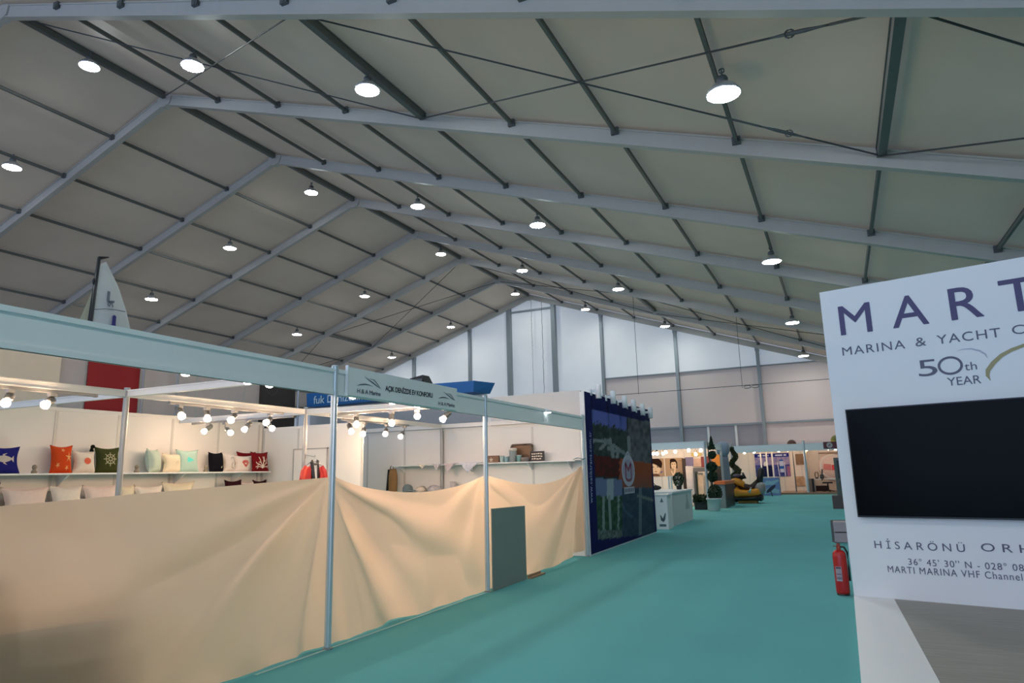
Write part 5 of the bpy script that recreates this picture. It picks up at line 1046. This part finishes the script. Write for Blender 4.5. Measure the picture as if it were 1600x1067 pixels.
PF = Plane((0, YW-.03, 0), (1, 0, 0), (0, 0, 1), (0, -1, 0)); fx = lambda u: U(u, 725, 'y', YW-.03).x; fz = lambda v: U(1205, v, 'y', YW-.03).z
def bluep(kind):
    def f(s, q, P):
        n_ = vn(s*9+kind*5, q*9)
        if q > .84: return L_(206, 210, 226) if (.2 < s < .85 and .89 < q < .95 and hsh(int(s*16), kind) > .25) else L_(34, 44, 130)
        c = mixc(L_(120, 116, 170), L_(168, 150, 176), n_) if q > .5 else mixc(L_(38, 48, 116), L_(84, 90, 152), n_)
        if kind == 0 and math.hypot((s-.62)*1.4, q-.5) < .16: c = L_(226, 220, 214)
        if kind == 0 and q < .46 and hsh(int(s*7), 3) > .5: c = L_(24, 30, 70)
        if kind == 1 and (abs(s-.52) < .11 and .18 < q < .72): c = L_(36, 92, 168) if hsh(int(q*9), 5) > .3 else L_(190, 196, 220)
        if kind == 1 and (abs(s-.36+.1*q) < .02 or abs(s-.70) < .02) and q < .62: c = L_(226, 222, 226)
        if kind == 1 and s > .8 and q < .45: c = mixc(c, L_(190, 120, 140), .5)
        return c
    return f
for k, (u0, u1, lb) in enumerate(((1180, 1206, 'left one of the two blue sea posters in the far booth'), (1207, 1234, 'right one of the two blue sea posters, with tall blue cans'))):
    t = thing('sea_poster', ((fx(u0)+fx(u1))/2, YW-.04, 1), lb, 'poster', 'blue sea posters'); poster('printed_sheet', PF, fx(u0), fx(u1), fz(744.5), fz(708.5), 54, 66, bluep(k), t, .01)
for u, lb in ((1189, 'thin white pole before the left blue sea poster'), (1198, 'thin white pole between the two blue sea posters'), (1207, 'thin white pole before the right blue sea poster')):
    x = U(u, 720, 'y', 42.6).x; mb = MB(); mb.tube([(x, 42.6, 0), (x, 42.6, zf1-.2)], .04, 8); tag(mb.build('display_pole', M_white2), lb, 'pole', 'white poles in the far booth')
flat('brown_map_poster', 1244, 1255.5, 709, 726, 'y', YW-.05, mat('map_brown', (.22, .12, .06), .6, var=.9, scale=2.2), 'brown world map picture high beside the thick post', 'picture', .02)
flat('brown_photo_poster', 1244, 1256, 744, 759, 'y', YW-.06, mat('photo_brown', (.42, .26, .15), .6, var=.7, scale=3), 'brown picture low beside the thick post', 'picture', .02)
A, B = U(1193, 776, 'y', 40.0), U(1217, 746, 'y', 40.0); t = thing('blue_counter', ((A.x+B.x)/2, 40.2, 0), 'blue counter with pale wave print behind the watercraft', 'counter')
MB().bbox((A.x, 40.0, 0), (B.x, 40.6, B.z), .02).build('body', mat('counter_blue', (.16, .26, .50), .5, var=.15, scale=2), t)
PQ = Plane((A.x, 40.0, 0), (1, 0, 0), (0, 0, 1), (0, -1, 0)); w_ = B.x-A.x; mb = MB(); stroke(mb, PQ, [(w_*.05, B.z*.6), (w_*.3, B.z*.72), (w_*.6, B.z*.70), (w_*.97, B.z*.85)], [.1, .25, .2, .1], .004); stroke(mb, PQ, [(w_*.05, B.z*.2), (w_*.5, B.z*.32), (w_*.95, B.z*.2)], [.2, .3, .2], .004); mb.build('wave_print', mat('wave_pale', (.26, .48, .60), .5), t)
a, b = U(1197.5, 770, 'y', 38.6), U(1212, 757.5, 'y', 38.6); t = thing('wakeboard', ((a.x+b.x)/2, 38.6, 0), 'dark wakeboard leaning in front of the blue counter', 'wakeboard')
def wb(i, j): c = a.lerp(b, i); wdt = .085*max(.05, 1-abs(2*i-1)**3.5); n_ = Vector((-(b-a).z, 0, (b-a).x)).normalized(); return c+n_*wdt*(2*j-1)
mb = MB(); mb.sheet(wb, 16, 4, (0, .03, 0)); mb.build('deck', mat('board_dark', (.02, .025, .06), .35), t)
mb = MB(); mb.bar(U(1204, 766, 'y', 38.7), Vector((U(1206, 770, 'y', 38.7).x, 38.95, 0)), .04, .04); mb.build('prop', M_bracket, t)
t_ = [(1149, 705, 41.9), (1163, 707, 42.3), (1178, 706, 41.9), (1216.5, 704, 41.9), (1230, 703, 43), (1241.5, 702, 41.8), (1260, 702.5, 43), (1294, 701, 41.9), (1305, 701.5, 42.6)]
for k, (u, v, y) in enumerate(t_): fbulb(U(u, v, 'y', 41.9 if y < 42 else 42.9), 'glowing bulb of the far booths, %s from the left' % ['first', 'second', 'third', 'fourth', 'fifth', 'sixth', 'seventh', 'eighth', 'ninth'][k], 'bulbs of the far booths', U(1200, 704, 'y', 41.9).z+.24)
for y, x0_, lb in ((41.9, xl+.1, 'front light track of the far booths'), (42.9, xl+.1, 'rear light track of the far booths')):
    mb = MB(); mb.bar((x0_-.3, y, U(1200, 704, 'y', 41.9).z+.24), (xr2, y, U(1200, 704, 'y', 41.9).z+.24), .05, .05)
    for xb_ in ((xl-.1, xr2-.3) if y < 42 else ()): zb_ = U(1200, 704, 'y', 41.9).z+.24; mb.bar((xb_, YF+.0, zb_), (xb_, YW+.03, zb_), .05, .05)
    tag(mb.build('light_track', M_track), lb, 'light track')
t = thing('maroon_sign', (U(1300, 696, 'y', YF-.1).x, YF-.1, zf0), 'maroon fascia sign with a pale round badge above the desk booth', 'sign')
A, B = U(1287, 701, 'y', YF-.05), U(1287, 690.5, 'y', YF-.05); MB().box((A.x, YF-.08, A.z), (A.x+3, YF-.03, B.z)).build('board', mat('maroon_board', (.13, .02, .03), .5), t)
PQ = Plane((A.x, YF-.08, A.z), (1, 0, 0), (0, 0, 1), (0, -1, 0)); hh = B.z-A.z; mb = MB(); c = U(1296, 695, 'y', YF-.08).x-A.x
fan(mb, PQ, [(c+hh*.42*math.cos(k*.4189), hh*.5+hh*.42*math.sin(k*.4189)) for k in range(15)], .004); bd = mb.build('round_badge', mat('badge_grey', (.42, .40, .40), .5), t)
mb = MB(); stroke(mb, PQ, [(c-.05, hh*.4), (c+.05, hh*.6)], .05, .006); mb.build('badge_mark', mR, bd)
P = U(1237, 693, 'y', YF+.95); t = thing('brown_dome', (P.x, YF+.95, zf1), 'dark brown dome showing above the far fascia', 'dome'); mb = MB(); mb.lathe([(.26, -.3), (.25, .0), (.2, .12), (.1, .2), (.01, .22)], (P.x, YF+.95, P.z), 20); mb.build('shell', mat('dome_brown', (.06, .03, .02), .6), t, True); mb = MB(); mb.box((P.x-.03, YF+.92, .1), (P.x+.03, YF+.98, P.z-.25)); mb.build('stem', M_bracket, t)
P = U(1304, 688, 'y', YF+.4); t = thing('yellow_green_globe', (P.x, YF+.4, zf1), 'yellow-green globe above the maroon sign', 'globe'); mb = MB(); mb.ball((P.x+.1, YF+.4, P.z), .3, 16, 10); mb.build('globe', mat('globe_green', (.16, .17, .03), .6), t, True); mb = MB(); mb.box((P.x+.07, YF+.37, .1), (P.x+.13, YF+.43, P.z-.25)); mb.build('stem', M_bracket, t)
# desk booth
def DX(u, v=750, y=43.0): return U(u, v, 'y', y)
A, B = DX(1270, 748), DX(1302, 748); t = thing('desk', ((A.x+B.x)/2, 43.2, .1), 'white desk in the far booth right of the thick post', 'desk'); MB().box((A.x, 42.9, A.z-.07), (B.x+.6, 43.7, A.z)).build('top', M_white2, t)
for x in (A.x+.05, B.x+.5): MB().box((x-.04, 42.95, .1), (x+.04, 43.65, A.z-.07)).build('leg', M_white2, t)
A, B = DX(1272, 759, 43.9), DX(1296, 768, 43.9); mb = MB(); mb.bbox((A.x, 43.8, .1), (B.x, 44.3, A.z), .02); tag(mb.build('low_cabinet', mat('cabinet_maroon', (.08, .025, .025), .6)), 'dark maroon low cabinet under the far desk', 'cabinet')
A, B = DX(1262, 748, 42.3), DX(1268, 748, 42.3); t = thing('shelf_unit', ((A.x+B.x)/2, 42.5, .1), 'grey shelf unit beside the thick far post', 'shelf unit'); MB().bbox((A.x, 42.3, .1), (B.x, 42.8, A.z), .02).build('body', mat('unit_grey', (.30, .24, .22), .6), t); MB().bbox((B.x, 42.3, .1), (B.x+.1, 42.8, A.z), .02).build('dark_side', M_black, t)
P = DX(1292, 755, 42.4); t = thing('office_chair', (P.x, 42.4, .1), 'black office chair before the far desk', 'chair')
mb = MB(); mb.sheet(lambda i, j: (P.x-.25+.06*j, 42.15+.5*i, .72+.62*j), 4, 6, (.06, 0, 0)); mb.build('backrest', M_black, t)
mb = MB(); mb.bbox((P.x-.22, 42.15, .55), (P.x+.3, 42.65, .63), .05); mb.build('seat', M_black, t)
mb = MB(); mb.tube([(P.x+.04, 42.4, .2), (P.x+.04, 42.4, .56)], .035, 8)
for k in range(5): mb.tube([(P.x+.04, 42.4, .2), (P.x+.04+.3*math.cos(k*1.257), 42.4+.3*math.sin(k*1.257), .13)], .025, 6)
mb.build('base', M_black, t)
P = DX(1276, 742, 43.2); t = thing('picture_stand', (P.x, 43.2, DX(1276, 748, 43.2).z), 'small dark oval picture stand on the far desk', 'picture stand'); mb = MB(); r_ = .13; mb.tube([(P.x+r_*.7*math.cos(a), 43.2, P.z+r_*1.3*math.sin(a)) for a in [k*math.pi/8 for k in range(17)]], .025, 6); mb.box((P.x-.08, 43.15, DX(1276, 748, 43.0).z), (P.x+.08, 43.25, P.z-.14)); mb.build('ring', M_black, t)
P = DX(1284, 742, 43.2); t = thing('camera_box', (P.x, 43.2, 0), 'small black box device on the far desk', 'device'); zd = DX(1270, 748, 43.0).z; mb = MB(); mb.bbox((P.x-.1, 43.1, zd), (P.x+.1, 43.3, zd+.22), .02); mb.build('body', M_black, t); mb = MB(); mb.lathe([(.04, 0), (.045, .05)], (P.x, 43.1, zd+.13), 12, (0, -1, 0)); mb.build('lens', M_steel, t)
c = DX(1302, 729, YW-.06); t = thing('round_wall_sign', (c.x, YW-.06, c.z), 'large pale round wall sign with red lettering in the far desk booth', 'sign')
mb = MB(); mb.lathe([(.78, 0), (.80, .02), (.78, .03)], (c.x, YW-.02, c.z), 36, (0, -1, 0)); mb.build('disc', mat('disc_pink', (.80, .64, .60), .5), t, True)
PQ = Plane((c.x, YW-.06, c.z), (1, 0, 0), (0, 0, 1), (0, -1, 0)); mb = MB(); stroke(mb, PQ, arc(0, 0, .68, 0, 6.29, 28), .06, .004); mb.build('ring', M_white, t)
mb = MB(); fan(mb, PQ, [(-.55, -.16), (-.1, -.2), (-.1, .14), (-.5, .18)], .005); mb.build('pale_red_panel', mat('pale_red', (.70, .22, .20), .5), t); mb = MB(); fan(mb, PQ, [(-.08, -.2), (.4, -.2), (.4, .14), (-.08, .1)], .006); mb.build('red_panel', mat('bright_red', (.72, .04, .05), .5), t)
A, B = DX(1279, 709, YW-.1), DX(1310, 706, YW-.1); mb = MB(); mb.box((A.x, YW-.16, A.z), (B.x+.4, YW-.02, B.z)); tag(mb.build('valance', mat('valance_brown', (.28, .17, .12), .6)), 'narrow brown valance high on the desk booth wall', 'valance')
